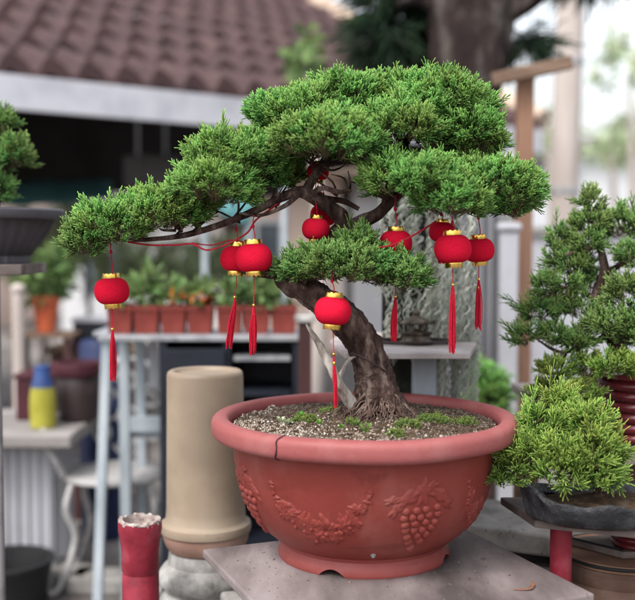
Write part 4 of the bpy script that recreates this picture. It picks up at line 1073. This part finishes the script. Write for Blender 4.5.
for (t_, s_) in ((-3.6, .25), (3.9, .25), (-3.6, RUN - .2), (3.9, RUN - .2), (.0, RUN - .2)):
    c = E0 + eu * t_ + ev * s_; MB().box((c[0], c[1], (E0[2] + SL * s_) / 2), (.12, .12, E0[2] + SL * s_), rz=math.atan2(eu[1], eu[0])).build('post', wood_dk, shed, smooth=False)
# grey box unit under roof, teal awnings
q = P(152, 172, 8.0)
ac_ = thing('ventilation_unit', 'grey box unit under the dark shed roof, above the left foliage', 'ventilation unit', q - V3(0, 0, .12))
MB().box(q, (.36, .28, .24), rz=.66).build('casing', M('unit_grey', (.13, .125, .13), (.09, .088, .09), rough=.6, bump=.1), ac_, smooth=False, bevel=.01)
m = MB()
for dx in (-.12, .12): m.tube([q + V3(dx * .8, dx * .6, .11), q + V3(dx * .8, dx * .6, 1.2)], .012, 8, 1)
m.build('hanger_rods', steel, ac_)
def awning(pix, Ya, Yb, label):
    a, b_, c, d = [P(x, y, Y) for (x, y), Y in zip(pix, (Ya, Yb, Yb + .5, Ya + .5))]
    t = thing('awning', label, 'awning', ((a[0] + b_[0]) / 2, Ya, 0)); m = MB()
    n = 14; vs = []
    for i in range(n + 1):
        f = i / n
        for j in range(4):
            g_ = j / 3; p_ = (a * (1 - f) + b_ * f) * (1 - g_) + (d * (1 - f) + c * f) * g_
            vs.append(p_ - V3(0, 0, .03 * math.sin(f * PI) * (1 - g_) + .01 * math.sin(f * 20)))
    m.add(vs, [(i * 4 + j, (i + 1) * 4 + j, (i + 1) * 4 + j + 1, i * 4 + j + 1) for i in range(n) for j in range(3)])
    o = m.build('canvas', teal, t); so = o.modifiers.new('Solid', 'SOLIDIFY'); so.thickness = .008
    for p_ in (a, b_): MB().tube([(p_[0], p_[1] + .03, 0), (p_[0], p_[1] + .03, p_[2])], .018, 10, 1).build('pole', blue_paint, t)
awning([(-40, 204), (112, 198), (112, 180), (-40, 180)], 8.4, 8.8, 'faded teal awning strip under the shed roof, far left')
awning([(204, 196), (248, 224), (262, 192), (204, 186)], 5.4, 5.6, 'teal canvas awning sloping down behind the paired lanterns')
q = P(284.5, 300, 5.0)
bp_ = thing('blue_pole', 'thin pale blue pole standing behind the trunk, against the peach house', 'pole', (q[0], 5.0, 0))
MB().tube([(q[0], 5.0, 0), (q[0], 5.0, CAMZ + .42)], .017, 16, 1).build('shaft', blue_paint, bp_)
MB().lathe([(.06, 0), (.06, .01), (.02, .014)], (q[0], 5.0, 0), 20).build('foot', blue_paint, bp_)

# ------------------------------------------------------------------ cabinet with terracotta planters
D = 3.6; s5 = D / F
qa, qb = P(166, 332, D), P(300, 332, D); ztop = qa[2]
cb = thing('plant_cabinet', 'dark navy open cabinet with a steel edged top, under the terracotta planters', 'cabinet', ((qa[0] + qb[0]) / 2, D, 0))
xc = (qa[0] + qb[0]) / 2; w = qb[0] - qa[0]
MB().box((xc - .10, D + .0, ztop - .009), (w + .22, .30, .018)).build('top', steel, cb, smooth=False, bevel=.002)
MB().box((xc, D + .13, (ztop - .02) / 2), (w, .02, ztop - .02)).build('back_panel', navy, cb, smooth=False)
for x in (qa[0] + .01, qa[0] + w * .48, qb[0] - .01): MB().box((x, D - .012, (ztop - .02) / 2), (.025, .255, ztop - .02)).build('side_panel', navy, cb, smooth=False)
for i, zf in enumerate((P(240, 354, D)[2], P(240, 388, D)[2], .30)):
    MB().box((qa[0] + w * .74 - .004, D - .012, zf), (w * .52 - .055, .24, .018)).build('shelf', steel if i == 0 else navy, cb, smooth=False)
MB().box((qa[0] + w * .24, D - .150, (ztop - .03) / 2), (w * .48 - .01, .016, ztop - .06)).build('door', navy, cb, smooth=False, bevel=.002)
pots_ = [(122, 25, 'sq', 'leftmost terracotta planter in the row, behind the far left lantern tassel'), (148, 25, 'sq', 'second terracotta planter from the left in the row'), (174.5, 25, 'sq', 'third terracotta planter from the left, just above the beige planter'), (201, 26, 'sq', 'fourth terracotta planter from the left, with orange flowers'), (230, 25, 'sq', 'square terracotta planter behind the two tassels, third from the right'), (257, 26, 'sq', 'square terracotta planter second from the right on the cabinet top'), (284, 26, 'sq', 'rightmost square terracotta planter, beside the dark red post')]
for i, (px, wpx, kind, lab) in enumerate(pots_):
    q = P(px, 330, D - .03); q[2] = ztop + .0005; w_ = wpx * s5; h = .098
    t = thing('planter', lab, 'planter', q, 'terracotta planters on the cabinet')
    m = MB()
    def ring(sc_, z, yy): return [(q[0] + sx * w_ / 2 * sc_, q[1] + sy * yy * sc_, q[2] + z) for sx, sy in ((-1, -1), (1, -1), (1, 1), (-1, 1))]
    k0 = .84 if kind == 'sq' else .95
    vs = ring(k0, 0, .048) + ring(.97, h * .8, .048) + ring(1.0, h * .8, .05) + ring(1.0, h, .05) + ring(.9, h, .045) + ring(.9, h * .85, .045)
    m.add(vs, [(3, 2, 1, 0)] + [(j * 4 + k, j * 4 + (k + 1) % 4, j * 4 + 4 + (k + 1) % 4, j * 4 + 4 + k) for j in range(5) for k in range(4)] + [(20, 21, 22, 23)])
    m.build('box', pot_terra, t, smooth=False, bevel=.003)
    pt = thing('potted_plant', ['short leafy plant in the leftmost planter', 'leggy green plant in the second planter from the left', 'sparse plant with a few orange flowers in the third planter from the left', 'orange flowered plant in the fourth planter from the left', 'green leafy plant in the planter behind the tassels', 'taller leafy plant in the second planter from the right', 'low wispy plant in the rightmost planter'][i], 'plant', q + V3(0, 0, h * .86), 'plants in the cabinet planters')
    bl = [(q + V3(dx * w_, 0, h + .025 + .02 * rng.random()), (max(.03, w_ * (.3 if kind == 'sq' else .14)), .04, .04)) for dx in ((-.1, .15) if kind == 'sq' else (-.42, -.22, .0, .2, .4))]
    if i in (1, 5): bl.append((q + V3(0, 0, h + .09), (.03, .03, .05)))
    leaf_crown('foliage', bl, leaf_green, pt, n=(70, 110, 60, 110, 90, 150, 45)[i], size=.05, aspect=.45, shell=.2)
    if i in (2, 3): leaf_crown('flowers', [(q + V3(.01, -.02, h + .025), (.035, .03, .025))], flower_o, pt, n=30 if i == 2 else 60, size=.02, aspect=.9, shell=.1)
q = P(305, 322, 3.35)
dp = thing('dark_red_post', 'dark red timber post with a pale stone cap, right of the cabinet', 'post', (q[0], q[1], 0))
MB().box((q[0], q[1], q[2] / 2), (.044, .05, q[2]), ry=0).build('shaft', wood_dk, dp, smooth=False, bevel=.003)
MB().box((q[0] - .0, q[1], q[2] + .0125), (.068, .068, .024)).build('cap', concrete_white, dp, smooth=False, bevel=.004)

# ------------------------------------------------------------------ pale blue step rack, iron chair, white table
D = 3.75
rk = thing('step_rack', 'pale blue painted wooden step rack left of the beige planter', 'rack', (P(125, 590, D)[0], D, 0))
zs_ = P(145, 336, D)[2]
xL, xR = P(125, 400, D)[0], P(172, 400, D)[0]
for (x, dy) in ((xL, 0), (xR, 0), (xL - .0, .34), (xR, .34)):
    MB().box((x, D + dy, zs_ / 2), (.038, .038, zs_)).build('leg', blue_paint, rk, smooth=False, bevel=.003)
MB().bar(P(97, 566, D - .1) * V3(1, 1, 0), P(107, 340, D + .02), .034, .034).build('strut', blue_paint, rk, smooth=False, bevel=.003)
zr = P(140, 424, D)[2]
MB().box(((xL + xR) / 2, D - .002, zr), (xR - xL - .04, .03, .058)).build('crossbar', blue_paint, rk, smooth=False, bevel=.003)
MB().box(((xL + xR) / 2, D + .17, zr - .045), (xR - xL + .02, .30, .02)).build('shelf', blue_paint, rk, smooth=False, bevel=.003)
m = MB()
for k in range(4): m.box((xL + .055 + k * .046, D + .325, zs_ - .12), (.042, .012, .24))
m.build('back_slats', white_paint, rk, smooth=False, bevel=.002)
MB().box(((xL + xR) / 2 - .03, D + .16, zs_ + .009), (xR - xL + .16, .38, .017)).build('top', steel, rk, smooth=False, bevel=.003)

D = 4.0
ch = thing('garden_chair', 'white wrought iron garden chair with scrollwork behind the step rack', 'chair', (P(112, 560, D)[0], D, 0))
cx_ = P(118, 500, D)[0]; zs_ = .42
m = MB(); m.lathe([(0, zs_), (.20, zs_), (.212, zs_ + .006), (.212, zs_ + .014), (.20, zs_ + .02), (0, zs_ + .02)], (cx_, D, 0), 36); m.build('seat', white_iron, ch)
for sx, sy in ((-1, -1), (1, -1), (1, 1), (-1, 1)):
    MB().tube([(cx_ + sx * .15, D + sy * .13, zs_), (cx_ + sx * .17, D + sy * .15, zs_ - .1), (cx_ + sx * .14, D + sy * .13, .2), (cx_ + sx * .19, D + sy * .18, .03), (cx_ + sx * .23, D + sy * .21, .012)], .0135, 9, 6).build('leg', white_iron, ch)
m = MB()
yb = D + .20
m.tube([(cx_ - .20, yb - .05, zs_ + .01), (cx_ - .21, yb, .62), (cx_ - .13, yb + .03, .80), (cx_, yb + .04, .86), (cx_ + .13, yb + .03, .80), (cx_ + .21, yb, .62), (cx_ + .20, yb - .05, zs_ + .01)], .014, 9, 8)
m.build('back_frame', white_iron, ch)
m = MB()
for (x, z, r, sg) in ((-.10, .70, .055, 1), (.10, .70, .055, -1), (0, .62, .05, 1), (-.11, .55, .05, -1), (.11, .55, .05, 1), (0, .77, .05, -1), (0, .5, .04, 1)):
    m.tube([(cx_ + x + sg * r * (1 - k / 26) * math.cos(k * .5), yb + .01, z + r * (1 - k / 26) * math.sin(k * .5)) for k in range(22)], .008, 7, 2)
for (a_, b_) in (((-.20, .60), (-.15, .70)), ((.20, .60), (.15, .70)), ((-.05, .62), (-.16, .56)), ((.05, .62), (.16, .56)), ((0, .82), (0, .86)), ((-.06, .5), (.0, .43)), ((.06, .5), (0, .43))):
    m.tube([(cx_ + a_[0], yb + .01, a_[1]), (cx_ + b_[0], yb + .015, b_[1])], .007, 6, 1)
m.build('scrollwork', white_iron, ch)
m = MB(); m.tube([(cx_ - .20, yb - .02, .66), (cx_ - .27, D + .05, .64), (cx_ - .27, D - .10, .60), (cx_ - .22, D - .13, .52), (cx_ - .19, D - .10, zs_ + .02)], .012, 9, 6); m.build('armrest', white_iron, ch); m = MB()
m.tube([(cx_ + .20, yb - .02, .66), (cx_ + .27, D + .05, .64), (cx_ + .27, D - .10, .60), (cx_ + .22, D - .13, .52), (cx_ + .19, D - .10, zs_ + .02)], .012, 9, 6)
m.build('armrest', white_iron, ch)

D = 4.1
zt = P(40, 422, D)[2]
wt = thing('white_table', 'weathered pale garden table with a solid slab leg, far left', 'table', (P(38, 500, D)[0], D, 0))
x0, x1 = P(-30, 420, D)[0], P(88, 420, D)[0]
MB().box(((x0 + x1) / 2, D + .02, zt - .025), (x1 - x0, .62, .05)).build('top', M('pale_table_top', (.25, .23, .22), (.16, .145, .135), (.33, .31, .30), scale=5, rough=.7, bump=.3, stretch=(.3, 1, 1)), wt, smooth=False, bevel=.008)
xa_, xb_ = P(12, 480, D)[0], P(64, 480, D)[0]
m = MB(); m.prism([(xa_, D - .16), (xb_, D - .16), (xb_, D - .10), (xa_, D - .10)], .0, zt - .051); m.build('slab_leg', white_paint, wt, smooth=False, bevel=.006)
m = MB()
for k in range(5): m.box((xa_ + (xb_ - xa_) * (k + .5) / 5, D - .1645, (zt - .05) / 2 + .02), (.018, .008, zt - .14))
m.build('flutes', white_paint, wt, smooth=False, bevel=.002)
MB().prism([(x0 + .1, D + .18), (x1 - .12, D + .18), (x1 - .12, D + .24), (x0 + .1, D + .24)], .0, zt - .051).build('slab_leg', white_paint, wt, smooth=False, bevel=.006)
# things on the white table
def onT(px, Y): q = P(px, 410, Y); q[2] = zt + .0005; return q
q = onT(43, D - .12)
yb_ = thing('spray_bottle', 'yellow bottle with a blue top on the pale table, far left', 'bottle', q)
MB().lathe([(.045, 0), (.05, .004), (.052, .08), (.05, .13), (.045, .16)], q, 24).build('body', yellow, yb_)
MB().lathe([(.044, .1605), (.042, .175), (.034, .20), (.030, .225), (.030, .245), (.0, .246)], q, 20).build('cap', blue, yb_)
q = onT(78, D + .05)
bpot = thing('glazed_pot', 'dark brown glazed pot with a maroon lip on the pale table', 'plant pot', q)
MB().lathe([(.07, 0), (.085, .01), (.10, .10), (.09, .18), (.085, .185)], q, 28).build('body', brown_dk, bpot)
MB().lathe([(.085, .1855), (.10, .19), (.105, .22), (.10, .24), (.085, .24), (.08, .2), (0, .2)], q, 28).build('rim', maroon, bpot)
q = onT(46, D + .12)
mb_ = thing('maroon_crate', 'maroon plastic crate at the back of the pale table', 'crate', q)
MB().box(q + V3(0, 0, .085), (.20, .18, .17)).build('body', maroon, mb_, smooth=False, bevel=.008)
MB().box(q + V3(0, 0, .181), (.215, .195, .02)).build('lip', maroon, mb_, smooth=False, bevel=.005)
q = P(102, 400, 4.6); q[2] = 0
bd = thing('blue_drum', 'tall blue plastic drum behind the pale table', 'drum', q)
hd = P(102, 340, 4.6)[2]
MB().lathe([(.09, 0), (.10, .02), (.10, hd * .33), (.105, hd * .34), (.10, hd * .36), (.10, hd * .66), (.105, hd * .67), (.10, hd * .69), (.10, hd - .02), (.09, hd)], q, 28).build('body', M('drum_blue', (.020, .03, .085), (.012, .02, .055), rough=.5, bump=.1), bd)
MB().lathe([(0.03, hd + .0005), (.03, hd + .02), (0, hd + .021)], q, 16).build('bung', rubber, bd)
q = P(8, 560, 3.7); q[2] = 0
bg = thing('black_tub', 'low black plastic tub on the paving under the pale table', 'tub', q)
MB().lathe([(.10, 0), (.13, .01), (.16, .16), (.17, .17), (.168, .18), (.15, .178), (.13, .04), (0, .04)], q, 28).build('body', rubber, bg)
# tall plant stand behind with the orange pot
q = P(46, 332, 4.8)
os_ = thing('wooden_stand', 'dark timber stand holding up the orange pot, behind the pale table', 'plant stand', (q[0], q[1], 0))
MB().box((q[0], q[1], q[2] - .0105), (.30, .22, .02)).build('top', wood_br, os_, smooth=False, bevel=.003)
for sx in (-.12, .12):
    for sy in (-.08, .08): MB().box((q[0] + sx, q[1] + sy, (q[2] - .022) / 2), (.03, .03, q[2] - .022)).build('leg', wood_dk, os_, smooth=False)
op = thing('orange_pot', 'bright orange flower pot on the timber stand, far left', 'plant pot', q)
MB().lathe([(.038, 0), (.042, .002), (.058, .13), (.064, .135), (.066, .17), (.056, .171), (.054, .14), (0, .14)], q, 28).build('body', orange_m, op)
pl2 = thing('potted_plant', 'green leafy plant growing out of the orange pot', 'plant', q + V3(0, 0, .14))
leaf_crown('foliage', [(q + V3(0, 0, .24), (.11, .10, .09)), (q + V3(.05, 0, .33), (.07, .07, .07))], leaf_green, pl2, n=380, size=.07, aspect=.4, shell=.1)
q = P(92, 345, 5.0)
nb = thing('navy_crate', 'navy crate raised on a timber trestle behind the blue drum', 'crate', (q[0] + .04, q[1], q[2]))
MB().box((q[0] + .04, q[1], q[2] + .06), (.22, .2, .119)).build('body', navy, nb, smooth=False, bevel=.008)
MB().box((q[0] + .04, q[1], q[2] + .129), (.24, .22, .018)).build('lid', white_paint, nb, smooth=False, bevel=.005)
tz = thing('trestle', 'low timber trestle under the navy crate', 'trestle', (q[0] + .04, q[1], 0))
MB().box((q[0] + .04, q[1], q[2] - .0155), (.46, .26, .03)).build('top', wood_br, tz, smooth=False)
for sx in (-.2, .2): MB().box((q[0] + .04 + sx, q[1], (q[2] - .032) / 2), (.04, .22, q[2] - .032)).build('leg', wood_dk, tz, smooth=False)

# stone kerb on paving, pebble, shell
m = MB(); q = P(80, 592, 3.55)
kb = []
for i, (px, py, sx, sy) in enumerate(((60, 590, .26, .16), (96, 596, .22, .15), (22, 596, .2, .15))):
    d_ = CAMZ * F / (py - 242); x = (px - 317.5) / F * d_
    o = MB().box((x, d_, .035), (sx, sy, .068), rz=.25 * i - .3).build('paving_stone', concrete, loc=(x, d_, 0), smooth=False, bevel=.012)
    tag(o, ['middle loose grey paving stone on the ground below the iron chair', 'loose grey paving stone on the ground nearest the red post', 'leftmost loose grey paving stone on the ground'][i], 'paving stone', 'loose paving stones')
q = P(251, 592, 2.25)
sb = thing('stone_block', 'low block of weathered concrete in front of the baluster', 'block', (q[0] + .01, q[1] + .02, 0))
MB().box((q[0] + .02, q[1] + .02, (q[2] - .02) / 2), (.16, .14, q[2] - .02), rz=.3).build('body', concrete, sb, smooth=False, bevel=.008)
m = MB(); m.ball((q[0], q[1], q[2] - .0045), (.020, .016, .016), 16, 10, .35)
tag(m.build('shell', shell_m, loc=(q[0], q[1], q[2] - .02)), 'small cream shell wedged under the left edge of the bowl board', 'shell')

# ------------------------------------------------------------------ far background: shrubs, houses
def shrub(px, py, Y, rx, rz, label, mat=leaf_green, n=1500, size=.10, trunkr=.03):
    c = P(px, py, Y); k = Y / F
    t = thing('garden_shrub', label, 'shrub', (c[0], c[1], 0), 'shrubs in the garden beyond')
    MB().tube([(c[0], c[1], 0), (c[0] + .03, c[1], c[2] * .5), (c[0], c[1], c[2])], [trunkr, trunkr * .8, trunkr * .4], 8, 4, .2).build('trunk', bark_grey, t)
    bl = []
    for i in range(7):
        a = rng.uniform(0, 6.28); bl.append((c + V3(rx * k * .55 * math.cos(a), .3 * math.sin(a), rz * k * rng.uniform(-.6, .55)), (rx * k * rng.uniform(.35, .6), .35, rz * k * rng.uniform(.35, .55))))
    leaf_crown('crown', bl, mat, t, n=n, size=size, aspect=.5, shell=.15)
shrub(85, 240, 9.5, 38, 34, 'pale leafy shrub behind the hanging lantern at far left', leaf_pale, 900)
shrub(40, 250, 8.8, 30, 44, 'pale green shrub under the teal awning at far left', leaf_pale, 1100)
shrub(128, 262, 10, 30, 36, 'faded green shrub between the far left lantern and the planters', leaf_pale, 1000)
shrub(170, 268, 9.0, 26, 26, 'low pale shrub directly above the left planters', leaf_pale, 900)
shrub(224, 262, 10.5, 26, 30, 'pale green shrub behind the paired lanterns', leaf_pale, 900)
shrub(262, 280, 8.0, 26, 18, 'low bright shrub behind the right planters', leaf_green)
shrub(-60, 240, 9.5, 60, 60, 'broad shrub beyond the left edge of the shed')
def tree_far(px, py, Y, rx, rz, label, mat, n=1200, size=.18):
    c = P(px, py, Y); k = Y / F
    t = thing('garden_tree', label, 'tree', (c[0], c[1], 0), 'trees far behind the wall')
    MB().tube([(c[0], c[1], 0), (c[0] + .1, c[1], c[2] * .5), (c[0], c[1], c[2] + rz * k * .4)], [.09, .06, .02], 10, 4, .15, 6).build('trunk', pole_m, t)
    bl = []
    for i in range(10):
        a = rng.uniform(0, 6.28); bl.append((c + V3(rx * k * .65 * math.cos(a), .8 * math.sin(a), rz * k * rng.uniform(-.8, .8)), (rx * k * rng.uniform(.18, .4), .5, rz * k * rng.uniform(.15, .3))))
    leaf_crown('crown', bl, mat, t, n=n, size=size, aspect=.5, shell=.1)
tree_far(628, 96, 13, 26, 60, 'airy pale green tree behind the utility pole, cut by the right edge', leaf_pale, 260)
tree_far(610, 150, 15, 30, 20, 'small pale green tree low behind the wall, right of the pole', leaf_pale, 240)
tree_far(546, 130, 14, 14, 24, 'slender pale tree glimpsed between timber post and pole', leaf_pale, 130)
tree_far(306, 68, 6.9, 13, 9, 'light green tree top showing at the end of the tiled roof', leaf_green, 260, .1)
tree_far(760, 110, 15, 70, 70, 'broad pale tree beyond the right edge', leaf_pale, 1200)
tree_far(-260, 150, 14, 90, 80, 'broad green tree beyond the left edge of the shed', leaf_green, 1500)

def house(px0, px1, pytop, Y, mat, label, depth=5, windows=(), roof=None):
    a, b_ = P(px0, pytop, Y), P(px1, pytop, Y); w = b_[0] - a[0]; h = a[2]; xc = (a[0] + b_[0]) / 2
    t = thing('house', label, 'house', (xc, Y + depth / 2, 0))
    wa = MB().box((xc, Y + depth / 2, h / 2), (w, depth, h)).build('wall', mat, t, smooth=False)
    for (fx, fz, ww, wh) in windows:
        x = a[0] + w * fx; z = h * fz
        wi = MB().box((x, Y - .012, z), (ww, .03, wh)).build('window', window_m, t, smooth=False)
        m = MB(); m.box((x, Y - .035, z), (.04, .02, wh)); m.box((x - ww / 2 - .02, Y - .02, z), (.05, .05, wh + .1)); m.box((x + ww / 2 + .02, Y - .02, z), (.05, .05, wh + .1)); m.box((x, Y - .021, z + wh / 2 + .02), (ww, .05, .05))
        m.build('frame', pale_wall, wi, smooth=False)
    m = MB(); m.prism([(a[0] - .3, Y - .3), (b_[0] + .3, Y - .3), (b_[0] + .3, Y + depth + .3), (a[0] - .3, Y + depth + .3)], h + .001, h + .18)
    m.build('roof', roof or concrete, t, smooth=False)
house(228, 340, 176, 12.5, peach, 'peach rendered house seen between trunk and lanterns', 4, [(.25, .55, .6, .8)], ridge_m)
house(60, 222, 205, 13.5, pale_wall, 'low white house behind the shrubs, left of centre', 4, [(.3, .55, .7, .7), (.75, .55, .7, .7)])
house(352, 500, 190, 13, pale_wall, 'white house hidden behind the hanging moss', 4, [(.4, .6, .7, .7)])
house(586, 760, 150, 17, pale_wall, 'pale white house beyond the garden wall, right', 6)
house(-420, -20, 170, 15, peach, 'long peach house beyond the shed, off to the left', 5, [(.7, .6, .9, .9)], ridge_m)

# ------------------------------------------------------------------ world, sun, camera
SUN_EL, SUN_AZ = math.radians(56), math.radians(215)       # azimuth clockwise from +Y
w = bpy.data.worlds.new('World'); sc.world = w; w.use_nodes = True; nt = w.node_tree
for n in list(nt.nodes): nt.nodes.remove(n)
out = nt.nodes.new('ShaderNodeOutputWorld'); bg = nt.nodes.new('ShaderNodeBackground')
sky = nt.nodes.new('ShaderNodeTexSky'); sky.sky_type = 'NISHITA'; sky.sun_disc = False
sky.sun_elevation = SUN_EL; sky.sun_rotation = SUN_AZ; sky.air_density = 1.6; sky.dust_density = 4.0; sky.ozone_density = 1.2
hs = nt.nodes.new('ShaderNodeHueSaturation'); hs.inputs['Saturation'].default_value = .28; hs.inputs['Value'].default_value = 2.4
L(nt, sky.outputs[0], hs.inputs['Color'])
tcn = nt.nodes.new('ShaderNodeTexCoord'); nz = nt.nodes.new('ShaderNodeTexNoise'); nz.inputs['Scale'].default_value = 2.2; nz.inputs['Detail'].default_value = 6
L(nt, tcn.outputs['Generated'], nz.inputs['Vector'])
cl = ramp(nt, nz.outputs['Fac'], [(.35, (.80, .81, .86)), (.65, (1.08, 1.07, 1.06))])
L(nt, mixc(nt, 1.0, hs.outputs[0], cl, 'MULTIPLY'), bg.inputs['Color'])
bg.inputs['Strength'].default_value = .15
L(nt, bg.outputs[0], out.inputs[0])
sl = bpy.data.lights.new('Sun', 'SUN'); sl.energy = 1.5; sl.angle = math.radians(15); sl.color = (1, .965, .92)
so = bpy.data.objects.new('sun', sl); COL.objects.link(so)
dv = Vector((math.sin(SUN_AZ) * math.cos(SUN_EL), math.cos(SUN_AZ) * math.cos(SUN_EL), math.sin(SUN_EL)))
so.rotation_euler = dv.to_track_quat('Z', 'Y').to_euler(); so.location = (dv * 20)

cam = bpy.data.cameras.new('Camera'); co = bpy.data.objects.new('camera', cam); COL.objects.link(co)
co.location = (0, 0, CAMZ); co.rotation_euler = (PI / 2 - PITCH, 0, 0)
cam.sensor_width = 36; cam.lens = F / 635 * 36; cam.clip_end = 2000; cam.clip_start = .05
cam.dof.use_dof = True; cam.dof.focus_distance = 2.0; cam.dof.aperture_fstop = 2.0
sc.camera = co
sc.view_settings.view_transform = 'Standard'; sc.view_settings.look = 'None'; sc.view_settings.exposure = 0
sc.render.engine = 'CYCLES'
sc.cycles.use_adaptive_sampling = True; sc.cycles.adaptive_threshold = .025; sc.cycles.adaptive_min_samples = 16; sc.cycles.max_bounces = 5; sc.cycles.diffuse_bounces = 3; sc.cycles.glossy_bounces = 2; sc.cycles.transmission_bounces = 2; sc.cycles.transparent_max_bounces = 4; sc.cycles.caustics_reflective = False; sc.cycles.caustics_refractive = False
